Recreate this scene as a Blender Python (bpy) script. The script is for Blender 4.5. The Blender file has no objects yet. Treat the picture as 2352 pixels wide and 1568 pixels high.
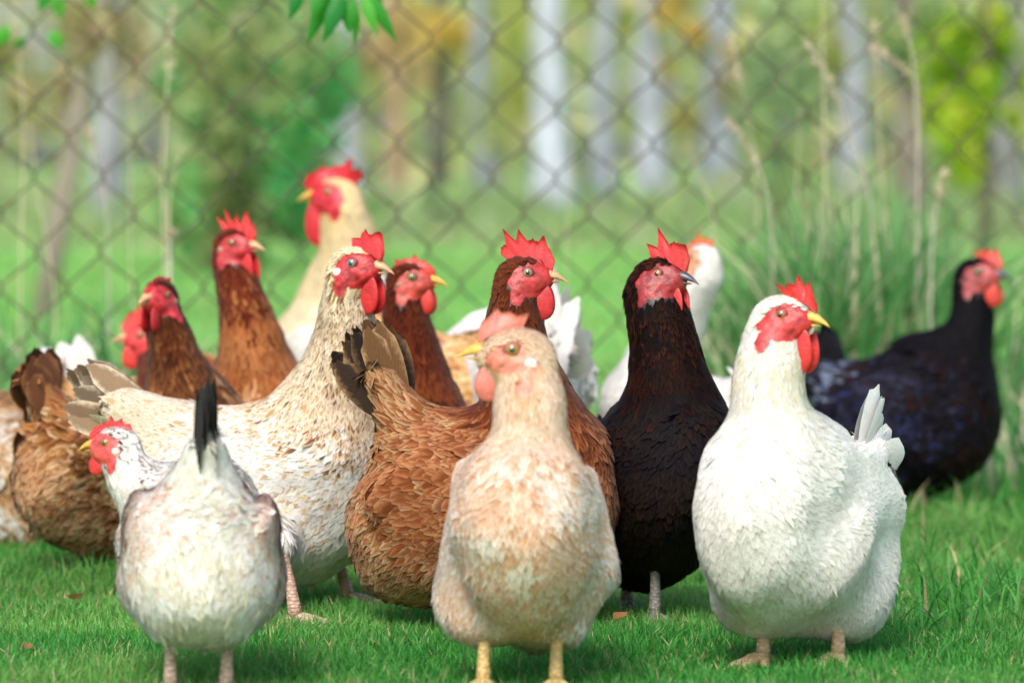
import bpy, math, random
import numpy as np
from mathutils import Vector

rng = np.random.default_rng(11)
random.seed(11)
scene = bpy.context.scene
COL = scene.collection

# ------------------------------------------------------------------ camera
CAM_Z, FPX, PITCH = 0.63, 9800.0, math.atan(404 / 9800.0)
cam_data = bpy.data.cameras.new("camera")
cam = bpy.data.objects.new("camera", cam_data)
COL.objects.link(cam)
cam.location = (0, 0, CAM_Z)
cam.rotation_euler = (math.pi / 2 - PITCH, 0, 0)
cam_data.sensor_width = 36
cam_data.lens = 150
cam_data.clip_start = 0.1
cam_data.clip_end = 3000
cam_data.dof.use_dof = True
cam_data.dof.focus_distance = 5.62
cam_data.dof.aperture_fstop = 4.0
scene.camera = cam

# ------------------------------------------------------------------ light
SUN_EL, SUN_AZ = math.radians(50), math.radians(-106)    # direction TO the sun, angle measured from +X
world = bpy.data.worlds.new("World")
scene.world = world
world.use_nodes = True
wn = world.node_tree
bg = wn.nodes["Background"]
sky = wn.nodes.new("ShaderNodeTexSky")
sky.sky_type = 'NISHITA'
sky.sun_disc = False
sky.sun_elevation = SUN_EL
sky.sun_rotation = math.pi / 2 - SUN_AZ
sky.air_density = 1.0
sky.dust_density = 3.0
sky.ozone_density = 0.6
wn.links.new(sky.outputs[0], bg.inputs[0])
bg.inputs[1].default_value = 0.125
sun_data = bpy.data.lights.new("sun", 'SUN')
sun_data.energy = 1.6
sun_data.angle = math.radians(18)
sun_data.color = (1.0, 0.95, 0.86)
sun = bpy.data.objects.new("sun", sun_data)
COL.objects.link(sun)
sd = Vector((math.cos(SUN_EL) * math.cos(SUN_AZ), math.cos(SUN_EL) * math.sin(SUN_AZ), math.sin(SUN_EL)))
sun.rotation_euler = (-sd).to_track_quat('-Z', 'Y').to_euler()
sun.location = sd * 20
vs = scene.view_settings
vs.view_transform = 'Standard'
vs.look = 'None'
vs.gamma = 1.0
vs.use_curve_mapping = False
vs.exposure = 0.90
scene.cycles.use_denoising = True
scene.cycles.max_bounces = 8
scene.cycles.diffuse_bounces = 4

# ------------------------------------------------------------------ helpers
def lin(h):
    if isinstance(h, str):
        h = h.lstrip('#')
        c = np.array([int(h[i:i + 2], 16) / 255 for i in (0, 2, 4)])
    else:
        c = np.array(h, float) / 255
    return np.where(c <= 0.04045, c / 12.92, ((c + 0.055) / 1.055) ** 2.4)

FW = np.array([0, math.cos(PITCH), -math.sin(PITCH)])
UPV = np.array([0, math.sin(PITCH), math.cos(PITCH)])
def P(px, py, d):
    v = FW + np.array([1.0, 0, 0]) * ((px - 1176) / FPX) + UPV * (-(py - 784) / FPX)
    return np.array([0, 0, CAM_Z]) + v * (d / v[1])
def ground(px, py):
    v = FW + np.array([1.0, 0, 0]) * ((px - 1176) / FPX) + UPV * (-(py - 784) / FPX)
    return np.array([0, 0, CAM_Z]) + v * (-CAM_Z / v[2])
def unit(v):
    v = np.asarray(v, float)
    return v / (np.linalg.norm(v, axis=-1, keepdims=True) + 1e-12)

def vnoise(p, scale, seed=0):
    q = np.asarray(p) * scale + seed * 17.31
    i = np.floor(q).astype(np.int64)
    f = q - i
    f = f * f * (3 - 2 * f)
    def h(ix, iy, iz):
        n = (ix * 374761393 + iy * 668265263 + iz * 2147483647 + seed * 974711) & 0x7fffffff
        n = ((n ^ (n >> 13)) * 1274126177) & 0x7fffffff
        return ((n ^ (n >> 16)) & 0xffff) / 65535.0
    r = 0
    for dx in (0, 1):
        wx = f[..., 0] if dx else 1 - f[..., 0]
        for dy in (0, 1):
            wy = f[..., 1] if dy else 1 - f[..., 1]
            for dz in (0, 1):
                wz = f[..., 2] if dz else 1 - f[..., 2]
                r = r + wx * wy * wz * h(i[..., 0] + dx, i[..., 1] + dy, i[..., 2] + dz)
    return r

def build_mesh(name, V, quads=None, tris=None, attrs=None, smooth=True):
    V = np.asarray(V, np.float32)
    me = bpy.data.meshes.new(name)
    quads = np.zeros((0, 4), np.int32) if quads is None else np.asarray(quads, np.int32).reshape(-1, 4)
    tris = np.zeros((0, 3), np.int32) if tris is None else np.asarray(tris, np.int32).reshape(-1, 3)
    loops = np.concatenate([quads.ravel(), tris.ravel()])
    starts = np.concatenate([np.arange(len(quads)) * 4, len(quads) * 4 + np.arange(len(tris)) * 3])
    me.vertices.add(len(V))
    me.vertices.foreach_set("co", V.ravel())
    me.loops.add(len(loops))
    me.loops.foreach_set("vertex_index", loops.astype(np.int32))
    me.polygons.add(len(starts))
    me.polygons.foreach_set("loop_start", starts.astype(np.int32))
    if attrs:
        for k, a in attrs.items():
            a = np.asarray(a, np.float32)
            if a.shape[1] == 4:
                at = me.attributes.new(k, 'FLOAT_COLOR', 'POINT')
                at.data.foreach_set("color", a.ravel())
            else:
                at = me.attributes.new(k, 'FLOAT_VECTOR', 'POINT')
                at.data.foreach_set("vector", a.ravel())
    me.update(calc_edges=True)
    me.validate()
    if smooth:
        me.polygons.foreach_set("use_smooth", np.ones(len(me.polygons), bool))
    return me

def link(name, me, mat=None, parent=None, loc=(0, 0, 0), **props):
    o = bpy.data.objects.new(name, me)
    COL.objects.link(o)
    o.location = loc
    if parent is not None:
        o.parent = parent
    if mat is not None and me is not None and not me.materials:
        me.materials.append(mat)
    for k, v in props.items():
        if v is not None:
            o[k] = v
    return o

def rgba(c, n=None):
    c = np.asarray(c, float)
    if c.ndim == 1:
        c = np.tile(c, (n, 1))
    return np.concatenate([np.clip(c, 0, 1), np.ones((len(c), 1))], 1)

def tube(pts, radii, sides=8, cap=True, flat=None):
    """swept tube -> V, quads, tris"""
    pts = np.asarray(pts, float); n = len(pts)
    tan = np.gradient(pts, axis=0); tan = unit(tan)
    ref = np.array([0.0, 0, 1]) if abs(tan[0][2]) < 0.9 else np.array([1.0, 0, 0])
    V = []
    b = unit(np.cross(tan[0], ref))
    for i in range(n):
        b = unit(b - tan[i] * np.dot(b, tan[i]))
        c = np.cross(tan[i], b)
        for k in range(sides):
            a = 2 * math.pi * k / sides
            V.append(pts[i] + radii[i] * (b * math.cos(a) + c * math.sin(a) * (flat or 1)))
    Q = []
    for i in range(n - 1):
        for k in range(sides):
            Q.append([i * sides + k, i * sides + (k + 1) % sides, (i + 1) * sides + (k + 1) % sides, (i + 1) * sides + k])
    T = []
    if cap:
        V.append(pts[0]); V.append(pts[-1])
        a, z = len(V) - 2, len(V) - 1
        for k in range(sides):
            T.append([a, (k + 1) % sides, k])
            T.append([z, (n - 1) * sides + k, (n - 1) * sides + (k + 1) % sides])
    return np.array(V), np.array(Q), np.array(T).reshape(-1, 3)

def merge(parts):
    Vs, Qs, Ts, o = [], [], [], 0
    for V, Q, T in parts:
        Vs.append(V)
        if len(Q): Qs.append(np.asarray(Q) + o)
        if len(T): Ts.append(np.asarray(T) + o)
        o += len(V)
    return (np.concatenate(Vs), np.concatenate(Qs) if Qs else None, np.concatenate(Ts) if Ts else None)

def sphere(center, radii, R=np.eye(3), nu=16, nv=10, deform=None):
    th = np.linspace(0, math.pi, nv + 1)
    ph = np.arange(nu) * 2 * math.pi / nu
    V = []
    for t in th:
        for p in ph:
            V.append([math.sin(t) * math.cos(p), math.sin(t) * math.sin(p), math.cos(t)])
    V = np.array(V)
    if deform is not None:
        V = deform(V)
    V = (V * np.asarray(radii)) @ R.T + center
    Q = [[i * nu + k, (i + 1) * nu + k, (i + 1) * nu + (k + 1) % nu, i * nu + (k + 1) % nu] for i in range(nv) for k in range(nu)]
    return V, np.array(Q), np.zeros((0, 3), int)

# ------------------------------------------------------------------ materials
def new_mat(name):
    m = bpy.data.materials.new(name)
    m.use_nodes = True
    return m, m.node_tree, m.node_tree.nodes["Principled BSDF"]

def math_node(nt, op, a, b=None, clamp=False):
    n = nt.nodes.new("ShaderNodeMath"); n.operation = op; n.use_clamp = clamp
    for i, x in enumerate((a, b)):
        if x is None: continue
        if isinstance(x, (int, float)): n.inputs[i].default_value = x
        else: nt.links.new(x, n.inputs[i])
    return n.outputs[0]

def mix_col(nt, fac, a, b, blend='MIX'):
    n = nt.nodes.new("ShaderNodeMix"); n.data_type = 'RGBA'; n.blend_type = blend
    for s, x in ((0, fac), (6, a), (7, b)):
        if isinstance(x, (int, float)): n.inputs[s].default_value = x
        elif isinstance(x, (tuple, list, np.ndarray)): n.inputs[s].default_value = (*[float(v) for v in x[:3]], 1)
        else: nt.links.new(x, n.inputs[s])
    return n.outputs[2]

def feather_material(name, rough, spec, sheen, barb=0.10, transl=0.0, soft=0.78):
    m, nt, bs = new_mat(name)
    A = nt.nodes.new("ShaderNodeAttribute"); A.attribute_name = "Col"
    E = nt.nodes.new("ShaderNodeAttribute"); E.attribute_name = "Edge"
    F = nt.nodes.new("ShaderNodeAttribute"); F.attribute_name = "fuv"
    S = nt.nodes.new("ShaderNodeSeparateXYZ"); nt.links.new(F.outputs["Vector"], S.inputs[0])
    au = math_node(nt, 'ABSOLUTE', S.outputs[0])
    v = S.outputs[1]
    e1 = math_node(nt, 'ADD', math_node(nt, 'MULTIPLY', au, 0.55), math_node(nt, 'MULTIPLY', v, 0.75))
    tc = nt.nodes.new("ShaderNodeTexCoord")
    nz = nt.nodes.new("ShaderNodeTexNoise"); nz.inputs["Scale"].default_value = 160; nz.inputs["Detail"].default_value = 3
    nt.links.new(tc.outputs["Object"], nz.inputs["Vector"])
    e2 = math_node(nt, 'ADD', e1, math_node(nt, 'MULTIPLY', math_node(nt, 'SUBTRACT', nz.outputs[0], 0.5), 0.5))
    mr = nt.nodes.new("ShaderNodeMapRange"); mr.interpolation_type = 'SMOOTHSTEP'
    mr.inputs[1].default_value = 0.52; mr.inputs[2].default_value = 1.02
    nt.links.new(e2, mr.inputs[0])
    c = mix_col(nt, mr.outputs[0], A.outputs["Color"], E.outputs["Color"])
    # barbs running out from the shaft
    ph = math_node(nt, 'SUBTRACT', v, math_node(nt, 'MULTIPLY', au, 0.35))
    ph = math_node(nt, 'ADD', math_node(nt, 'MULTIPLY', ph, 95.0), math_node(nt, 'MULTIPLY', nz.outputs[0], 9.0))
    w = math_node(nt, 'SINE', ph)
    k = math_node(nt, 'ADD', 1.0 - barb, math_node(nt, 'MULTIPLY', w, barb))
    n2 = nt.nodes.new("ShaderNodeTexNoise"); n2.inputs["Scale"].default_value = 38; n2.inputs["Detail"].default_value = 4
    nt.links.new(tc.outputs["Object"], n2.inputs["Vector"])
    k = math_node(nt, 'MULTIPLY', k, math_node(nt, 'ADD', 0.84, math_node(nt, 'MULTIPLY', n2.outputs[0], 0.32)))
    vm = nt.nodes.new("ShaderNodeVectorMath"); vm.operation = 'SCALE'
    nt.links.new(c, vm.inputs[0]); nt.links.new(k, vm.inputs[3])
    nt.links.new(vm.outputs[0], bs.inputs["Base Color"])
    bp = nt.nodes.new("ShaderNodeBump"); bp.inputs["Strength"].default_value = 0.25; bp.inputs["Distance"].default_value = 0.0006
    nt.links.new(w, bp.inputs["Height"]); nt.links.new(bp.outputs[0], bs.inputs["Normal"])
    # soft plumage: the barbs of neighbouring feathers mesh, so shading follows the lie of the coat
    LN = nt.nodes.new("ShaderNodeAttribute"); LN.attribute_name = "lie"
    ge = nt.nodes.new("ShaderNodeNewGeometry")
    dt = nt.nodes.new("ShaderNodeVectorMath"); dt.operation = 'DOT_PRODUCT'; nt.links.new(LN.outputs["Vector"], dt.inputs[0]); nt.links.new(ge.outputs["Normal"], dt.inputs[1])
    sg = math_node(nt, 'MULTIPLY', math_node(nt, 'SUBTRACT', math_node(nt, 'MULTIPLY', math_node(nt, 'GREATER_THAN', dt.outputs["Value"], 0.0), 2.0), 1.0), soft)
    s1 = nt.nodes.new("ShaderNodeVectorMath"); s1.operation = 'SCALE'; nt.links.new(LN.outputs["Vector"], s1.inputs[0]); nt.links.new(sg, s1.inputs[3])
    s2 = nt.nodes.new("ShaderNodeVectorMath"); s2.operation = 'MULTIPLY_ADD'; nt.links.new(ge.outputs["Normal"], s2.inputs[0]); s2.inputs[1].default_value = (1 - soft,) * 3; nt.links.new(s1.outputs[0], s2.inputs[2])
    s3 = nt.nodes.new("ShaderNodeVectorMath"); s3.operation = 'NORMALIZE'; nt.links.new(s2.outputs[0], s3.inputs[0])
    nt.links.new(s3.outputs[0], bp.inputs["Normal"])
    bs.inputs["Roughness"].default_value = rough
    bs.inputs["Specular IOR Level"].default_value = spec
    bs.inputs["Sheen Weight"].default_value = sheen
    bs.inputs["Sheen Roughness"].default_value = 0.5
    if transl > 0:
        tr = nt.nodes.new("ShaderNodeBsdfTranslucent"); nt.links.new(vm.outputs[0], tr.inputs[0])
        mx = nt.nodes.new("ShaderNodeMixShader"); mx.inputs[0].default_value = transl
        out = nt.nodes["Material Output"]
        nt.links.new(bs.outputs[0], mx.inputs[1]); nt.links.new(tr.outputs[0], mx.inputs[2]); nt.links.new(mx.outputs[0], out.inputs[0])
    return m

M_FEATHER = feather_material("feather_matte", 0.8, 0.05, 0.10, transl=0.15)
M_SOFT = feather_material("feather_soft", 0.85, 0.03, 0.10, barb=0.05, transl=0.18, soft=0.9)
M_GLOSS = feather_material("feather_glossy", 0.55, 0.05, 0.0, barb=0.25, soft=0.5)

def skin_mat(name, sss):
    m, nt, bs = new_mat(name)
    A = nt.nodes.new("ShaderNodeAttribute"); A.attribute_name = "Col"
    tc = nt.nodes.new("ShaderNodeTexCoord")
    nz = nt.nodes.new("ShaderNodeTexNoise"); nz.inputs["Scale"].default_value = 330; nz.inputs["Detail"].default_value = 3
    nt.links.new(tc.outputs["Object"], nz.inputs["Vector"])
    nb = nt.nodes.new("ShaderNodeTexNoise"); nb.inputs["Scale"].default_value = 85; nb.inputs["Detail"].default_value = 3
    nt.links.new(tc.outputs["Object"], nb.inputs["Vector"])
    k = math_node(nt, 'MULTIPLY', math_node(nt, 'ADD', 0.62, math_node(nt, 'MULTIPLY', nz.outputs[0], 0.6)), math_node(nt, 'ADD', 0.55, math_node(nt, 'MULTIPLY', nb.outputs[0], 0.85)))
    vm = nt.nodes.new("ShaderNodeVectorMath"); vm.operation = 'SCALE'
    nt.links.new(A.outputs["Color"], vm.inputs[0]); nt.links.new(k, vm.inputs[3])
    nt.links.new(vm.outputs[0], bs.inputs["Base Color"])
    bp = nt.nodes.new("ShaderNodeBump"); bp.inputs["Strength"].default_value = 0.6; bp.inputs["Distance"].default_value = 0.0012
    nt.links.new(nz.outputs[0], bp.inputs["Height"]); nt.links.new(bp.outputs[0], bs.inputs["Normal"])
    bs.inputs["Roughness"].default_value = 0.42
    bs.inputs["Specular IOR Level"].default_value = 0.5
    if sss:
        bs.inputs["Subsurface Weight"].default_value = 0.2
        bs.inputs["Subsurface Radius"].default_value = (0.012, 0.003, 0.002)
        bs.inputs["Subsurface Scale"].default_value = 0.5
    return m
M_BODY = skin_mat("bird_body", False)
M_COMB = skin_mat("comb_skin", True)

def plain(name, c, rough=0.5, spec=0.5, nscale=None, amp=0.3, bump=0.0, stretch=None, coat=0):
    m, nt, bs = new_mat(name)
    bs.inputs["Roughness"].default_value = rough
    bs.inputs["Specular IOR Level"].default_value = spec
    bs.inputs["Coat Weight"].default_value = coat
    c = np.asarray(c, float)
    bs.inputs["Base Color"].default_value = (*c, 1)
    if nscale:
        tc = nt.nodes.new("ShaderNodeTexCoord")
        mp = nt.nodes.new("ShaderNodeMapping")
        if stretch: mp.inputs["Scale"].default_value = stretch
        nt.links.new(tc.outputs["Object"], mp.inputs["Vector"])
        nz = nt.nodes.new("ShaderNodeTexNoise"); nz.inputs["Scale"].default_value = nscale; nz.inputs["Detail"].default_value = 5
        nt.links.new(mp.outputs[0], nz.inputs["Vector"])
        mr = nt.nodes.new("ShaderNodeMapRange"); mr.inputs[1].default_value = 0.3; mr.inputs[2].default_value = 0.7
        nt.links.new(nz.outputs[0], mr.inputs[0])
        o = mix_col(nt, mr.outputs[0], c * (1 - amp), np.clip(c * (1 + amp), 0, 1))
        nt.links.new(o, bs.inputs["Base Color"])
        if bump:
            bp = nt.nodes.new("ShaderNodeBump"); bp.inputs["Strength"].default_value = 0.6; bp.inputs["Distance"].default_value = bump
            nt.links.new(nz.outputs[0], bp.inputs["Height"]); nt.links.new(bp.outputs[0], bs.inputs["Normal"])
    return m

def leaf_mat(name, transl=0.4, rough=0.5):
    m, nt, bs = new_mat(name)
    A = nt.nodes.new("ShaderNodeAttribute"); A.attribute_name = "Col"
    tr = nt.nodes.new("ShaderNodeBsdfTranslucent")
    mx = nt.nodes.new("ShaderNodeMixShader"); mx.inputs[0].default_value = transl
    out = nt.nodes["Material Output"]
    nt.links.new(A.outputs["Color"], bs.inputs["Base Color"]); nt.links.new(A.outputs["Color"], tr.inputs[0])
    bs.inputs["Roughness"].default_value = rough
    bs.inputs["Specular IOR Level"].default_value = 0.3
    nt.links.new(bs.outputs[0], mx.inputs[1]); nt.links.new(tr.outputs[0], mx.inputs[2]); nt.links.new(mx.outputs[0], out.inputs[0])
    return m
M_GRASS = leaf_mat("grass_blade", 0.4, 0.5)
M_LEAF = leaf_mat("leaf", 0.45, 0.5)
M_STRAW = leaf_mat("straw", 0.3, 0.6)

M_BEAK_Y = plain("beak_horn_yellow", lin('d9a94a'), 0.4, 0.5, 120, 0.2)
M_BEAK_T = plain("beak_horn_tan", lin('c99a72'), 0.4, 0.5, 120, 0.25)
M_BEAK_D = plain("beak_horn_dark", lin('4a4c58'), 0.3, 0.6, 120, 0.3)
M_PUPIL = plain("pupil", (0.004, 0.004, 0.004), 0.08, 0.7, coat=1)
M_LOBE_W = plain("white_earlobe", lin('ece6e2'), 0.6, 0.3, 300, 0.1, 0.0005)
EYES = {}
def eye_mat(h):
    if h not in EYES:
        EYES[h] = plain("iris", lin(h) * .6, 0.12, 0.6, 700, 0.3, coat=1)
    return EYES[h]
LEGS = {}
def leg_mat(h):
    if h not in LEGS:
        m, nt, bs = new_mat("scaly_leg")
        tc = nt.nodes.new("ShaderNodeTexCoord")
        vo = nt.nodes.new("ShaderNodeTexVoronoi"); vo.inputs["Scale"].default_value = 190
        mp = nt.nodes.new("ShaderNodeMapping"); mp.inputs["Scale"].default_value = (0.7, 0.7, 1.3)
        nt.links.new(tc.outputs["Object"], mp.inputs["Vector"]); nt.links.new(mp.outputs[0], vo.inputs["Vector"])
        mr = nt.nodes.new("ShaderNodeMapRange"); mr.inputs[1].default_value = 0.1; mr.inputs[2].default_value = 0.6
        nt.links.new(vo.outputs["Distance"], mr.inputs[0])
        c = lin(h)
        nt.links.new(mix_col(nt, mr.outputs[0], c * 1.2, c * 0.7), bs.inputs["Base Color"])
        bp = nt.nodes.new("ShaderNodeBump"); bp.inputs["Strength"].default_value = 0.8; bp.inputs["Distance"].default_value = 0.002; bp.invert = True
        nt.links.new(vo.outputs["Distance"], bp.inputs["Height"]); nt.links.new(bp.outputs[0], bs.inputs["Normal"])
        bs.inputs["Roughness"].default_value = 0.5
        LEGS[h] = m
    return LEGS[h]

# ------------------------------------------------------------------ ground
def ground_material():
    m, nt, bs = new_mat("turf_ground")
    tc = nt.nodes.new("ShaderNodeTexCoord")
    n1 = nt.nodes.new("ShaderNodeTexNoise"); n1.inputs["Scale"].default_value = 0.6; n1.inputs["Detail"].default_value = 6
    n2 = nt.nodes.new("ShaderNodeTexNoise"); n2.inputs["Scale"].default_value = 35; n2.inputs["Detail"].default_value = 6
    for n in (n1, n2): nt.links.new(tc.outputs["Object"], n.inputs["Vector"])
    a = mix_col(nt, n1.outputs[0], lin('80b85c'), lin('a6ce7c'))
    mr = nt.nodes.new("ShaderNodeMapRange"); mr.inputs[1].default_value = 0.45; mr.inputs[2].default_value = 0.75
    nt.links.new(n2.outputs[0], mr.inputs[0])
    b = mix_col(nt, mr.outputs[0], a, lin('4a4a22'))
    nt.links.new(b, bs.inputs["Base Color"])
    bs.inputs["Roughness"].default_value = 0.9
    bs.inputs["Specular IOR Level"].default_value = 0.1
    return m
gx = np.linspace(-1, 1, 61); gx = np.sign(gx) * np.abs(gx) ** 3 * 600
gy = np.linspace(-1, 1, 61); gy = np.sign(gy) * np.abs(gy) ** 3 * 900
GX, GY = np.meshgrid(gx, gy, indexing='ij')
GV = np.stack([GX, GY, np.zeros_like(GX)], -1).reshape(-1, 3)
idx = np.arange(61 * 61).reshape(61, 61)
GQ = np.stack([idx[:-1, :-1], idx[1:, :-1], idx[1:, 1:], idx[:-1, 1:]], -1).reshape(-1, 4)
link("ground", build_mesh("ground", GV, GQ), ground_material(), kind='structure')

def blades(n, xy, h, w, lean, col, seg=3):
    """curved grass blades: arrays of base points, heights, widths"""
    az = rng.uniform(0, 2 * math.pi, n)
    d = np.stack([np.cos(az), np.sin(az), np.zeros(n)], 1)
    faz = az + rng.uniform(0.6, 2.5, n)
    s = np.stack([np.cos(faz), np.sin(faz), np.zeros(n)], 1)
    base = np.concatenate([xy, np.zeros((n, 1))], 1)
    rows = []
    ts = np.linspace(0, 1, seg + 1)
    wid = [0.8, 1.0, 0.7, 0.0] if seg == 3 else [1.0, 0.8, 0.0] if seg == 2 else [0.8, 1, 1, .8, .5, 0]
    for t, ww in zip(ts, wid):
        c = base + np.array([0, 0, 1.0]) * (h * (t - 0.35 * lean * t * t))[:, None] + d * (h * lean * t * t * 0.9)[:, None]
        if ww > 0:
            rows += [c - s * (w * ww / 2)[:, None], c + s * (w * ww / 2)[:, None]]
        else:
            rows += [c]
    k = len(rows)
    V = np.stack(rows, 1).reshape(-1, 3)
    o = (np.arange(n) * k)[:, None]
    Q = np.concatenate([o + np.array([[2 * i, 2 * i + 1, 2 * i + 3, 2 * i + 2]]) for i in range(seg - 1)], 0)
    T = o + np.array([[2 * seg - 2, 2 * seg - 1, 2 * seg]])
    C = np.repeat(rgba(col), k, 0)
    return V, Q, T, C

G_A, G_B, G_C, G_D = lin('32863a'), lin('5cac48'), lin('92c468'), lin('c8b488')
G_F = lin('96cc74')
def grass_cols(n, xy, bright=1.0, dry=0.03, far=0.0):
    t = rng.random((n, 1))
    p3 = np.concatenate([xy, np.zeros((n, 1))], 1)
    q = vnoise(p3, 4.0, 3)[:, None]
    c = G_A * (1 - t) + G_B * t
    m = np.clip((q - 0.45) * 2.2, 0, 1) * rng.random((n, 1))
    c = c * (1 - m) + G_C * m
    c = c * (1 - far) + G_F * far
    q2 = np.clip((vnoise(p3, 1.3, 6)[:, None] - .5) * 2.5, 0, 1) * .3
    c = c * (1 - q2) + lin('93ab5c') * q2
    c = np.where(rng.random((n, 1)) < dry * (.4 + 2.2 * vnoise(p3, 7.0, 12)[:, None] ** 2), G_D, c)
    return c * bright * rng.uniform(0.75, 1.15, (n, 1))

def lawn():
    parts = []
    def zone(n, d0, d1, half, h0, h1, w0, w1, lean, bright=1, dry=0.06, seg=3, mask=None):
        d = rng.uniform(d0, d1, n)
        x = rng.uniform(-1, 1, n) * (half * d)
        xy = np.stack([x, d], 1)
        if mask is not None:
            xy = xy[mask(xy)]
        n = len(xy)
        p3 = np.concatenate([xy, np.zeros((n, 1))], 1)
        h = rng.uniform(h0, h1, n) * (0.55 + 0.9 * vnoise(p3, 6.0, 5))
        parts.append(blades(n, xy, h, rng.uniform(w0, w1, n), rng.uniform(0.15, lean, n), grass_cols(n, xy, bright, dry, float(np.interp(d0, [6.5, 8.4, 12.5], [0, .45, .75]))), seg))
    zone(130000, 4.75, 6.6, 0.155, 0.015, 0.033, 0.0016, 0.0032, 0.9, seg=2)
    zone(60000, 6.3, 8.6, 0.16, 0.03, 0.055, 0.0025, 0.004, 0.9, seg=2)
    zone(30000, 8.4, 13.0, 0.16, 0.03, 0.07, 0.004, 0.007, 0.9, 1.1, .05, 2)
    zone(30000, 12.5, 30.0, 0.16, 0.04, 0.09, 0.008, 0.02, 0.9, 1.05, 0.05, 2)
    # longer, wilder grass on the right
    zone(9000, 5.6, 8.6, 0.16, 0.05, 0.11, 0.003, 0.005, 1.2, 0.95, 0.03, 5,
         lambda q: (q[:, 0] / q[:, 1] > 0.082 + 0.02 * rng.random(len(q))))
    V = np.concatenate([p[0] for p in parts]); Q, T, o = [], [], 0
    for p in parts:
        Q.append(p[1] + o); T.append(p[2] + o); o += len(p[0])
    me = build_mesh("lawn_grass", V, np.concatenate(Q), np.concatenate(T), {"Col": np.concatenate([p[3] for p in parts])})
    link("lawn_grass", me, M_GRASS, kind='stuff', label='short bright green lawn grass the hens stand on', category='grass')
lawn()

def tall_grass(name, label, spots, cols):
    parts = []
    for (px, d, sig, n, h0, h1) in spots:
        x = (px - 1176) / FPX * d + rng.normal(0, sig, n)
        y = d + rng.normal(0, sig * 1.1, n)
        xy = np.stack([x, y], 1)
        t = rng.random((n, 1)); c = cols[0] * (1 - t) + cols[1] * t
        c = np.where(rng.random((n, 1)) < 0.2, cols[2], c)
        parts.append(blades(n, xy, rng.uniform(h0, h1, n), rng.uniform(0.007, 0.015, n), rng.uniform(0.05, 0.75, n), c, 5))
    V = np.concatenate([p[0] for p in parts]); Q, T, o = [], [], 0
    for p in parts:
        Q.append(p[1] + o); T.append(p[2] + o); o += len(p[0])
    me = build_mesh(name, V, np.concatenate(Q), np.concatenate(T), {"Col": np.concatenate([p[3] for p in parts])})
    link(name, me, M_GRASS, kind='stuff', label=label, category='grass')
TG = (lin('4f9450'), lin('8abc78'), lin('dcd2b4'))
tall_grass("tall_grass", "clump of tall wild grass growing along the fence behind the hens",
           [(1720, 8.9, .06, 150, .2, .40), (1830, 8.7, .08, 600, .28, .58), (1950, 8.6, .09, 760, .30, .68), (2050, 8.7, .09, 640, .30, .66),
            (2160, 8.9, .08, 240, .22, .50), (2260, 8.9, .09, 180, .12, .36), (2340, 8.5, .09, 180, .12, .30), (2330, 8.0, .09, 150, .08, .22),
            (60, 8.5, .09, 170, .15, .42), (200, 8.6, .09, 150, .15, .42), (330, 8.6, .07, 130, .15, .44), (440, 8.7, .07, 90, .1, .3)], TG)

# ------------------------------------------------------------------ distant trees
def leaves_mesh(name, centers, radii, n, size, cols, wts=None, floor=0.05):
    """leaf-sized quads scattered in clumps through a set of ellipsoids"""
    centers = np.asarray(centers, float); radii = np.asarray(radii, float)
    vol = np.prod(radii, 1) ** 0.7 if wts is None else np.array(wts, float); vol = vol / vol.sum()
    k = rng.choice(len(centers), n, p=vol)
    v = unit(rng.normal(size=(n, 3))) * (rng.random((n, 1)) ** 0.45)
    p = centers[k] + v * radii[k]
    q = vnoise(p, 2.2, 9)
    keep = (q + rng.random(n) * 0.5 > 0.55) & (p[:, 2] > floor)
    p, k = p[keep], k[keep]; n = len(p)
    a = unit(rng.normal(size=(n, 3))); b = unit(np.cross(a, rng.normal(size=(n, 3))))
    s = size * rng.uniform(0.5, 1.2, (n, 1))
    V = np.stack([p - a * s * .5, p + b * s * .28, p + a * s * .5, p - b * s * .28], 1).reshape(-1, 3)
    Q = np.arange(n * 4).reshape(-1, 4)
    cols = np.array(cols); ci = (np.clip(vnoise(p, 1.4, 4) * 1.5 - .25 + rng.normal(0, .14, n), 0, .999) * len(cols)).astype(int)
    c = cols[ci] * rng.uniform(0.7, 1.2, (n, 1))
    return build_mesh(name, V, Q, None, {"Col": np.repeat(rgba(c), 4, 0)}, smooth=False)

BARK = {}
def bark(h):
    if h not in BARK:
        BARK[h] = plain("bark", lin(h), 0.85, 0.2, 6, 0.45, 0.01, (1, 1, 0.35))
    return BARK[h]

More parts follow.
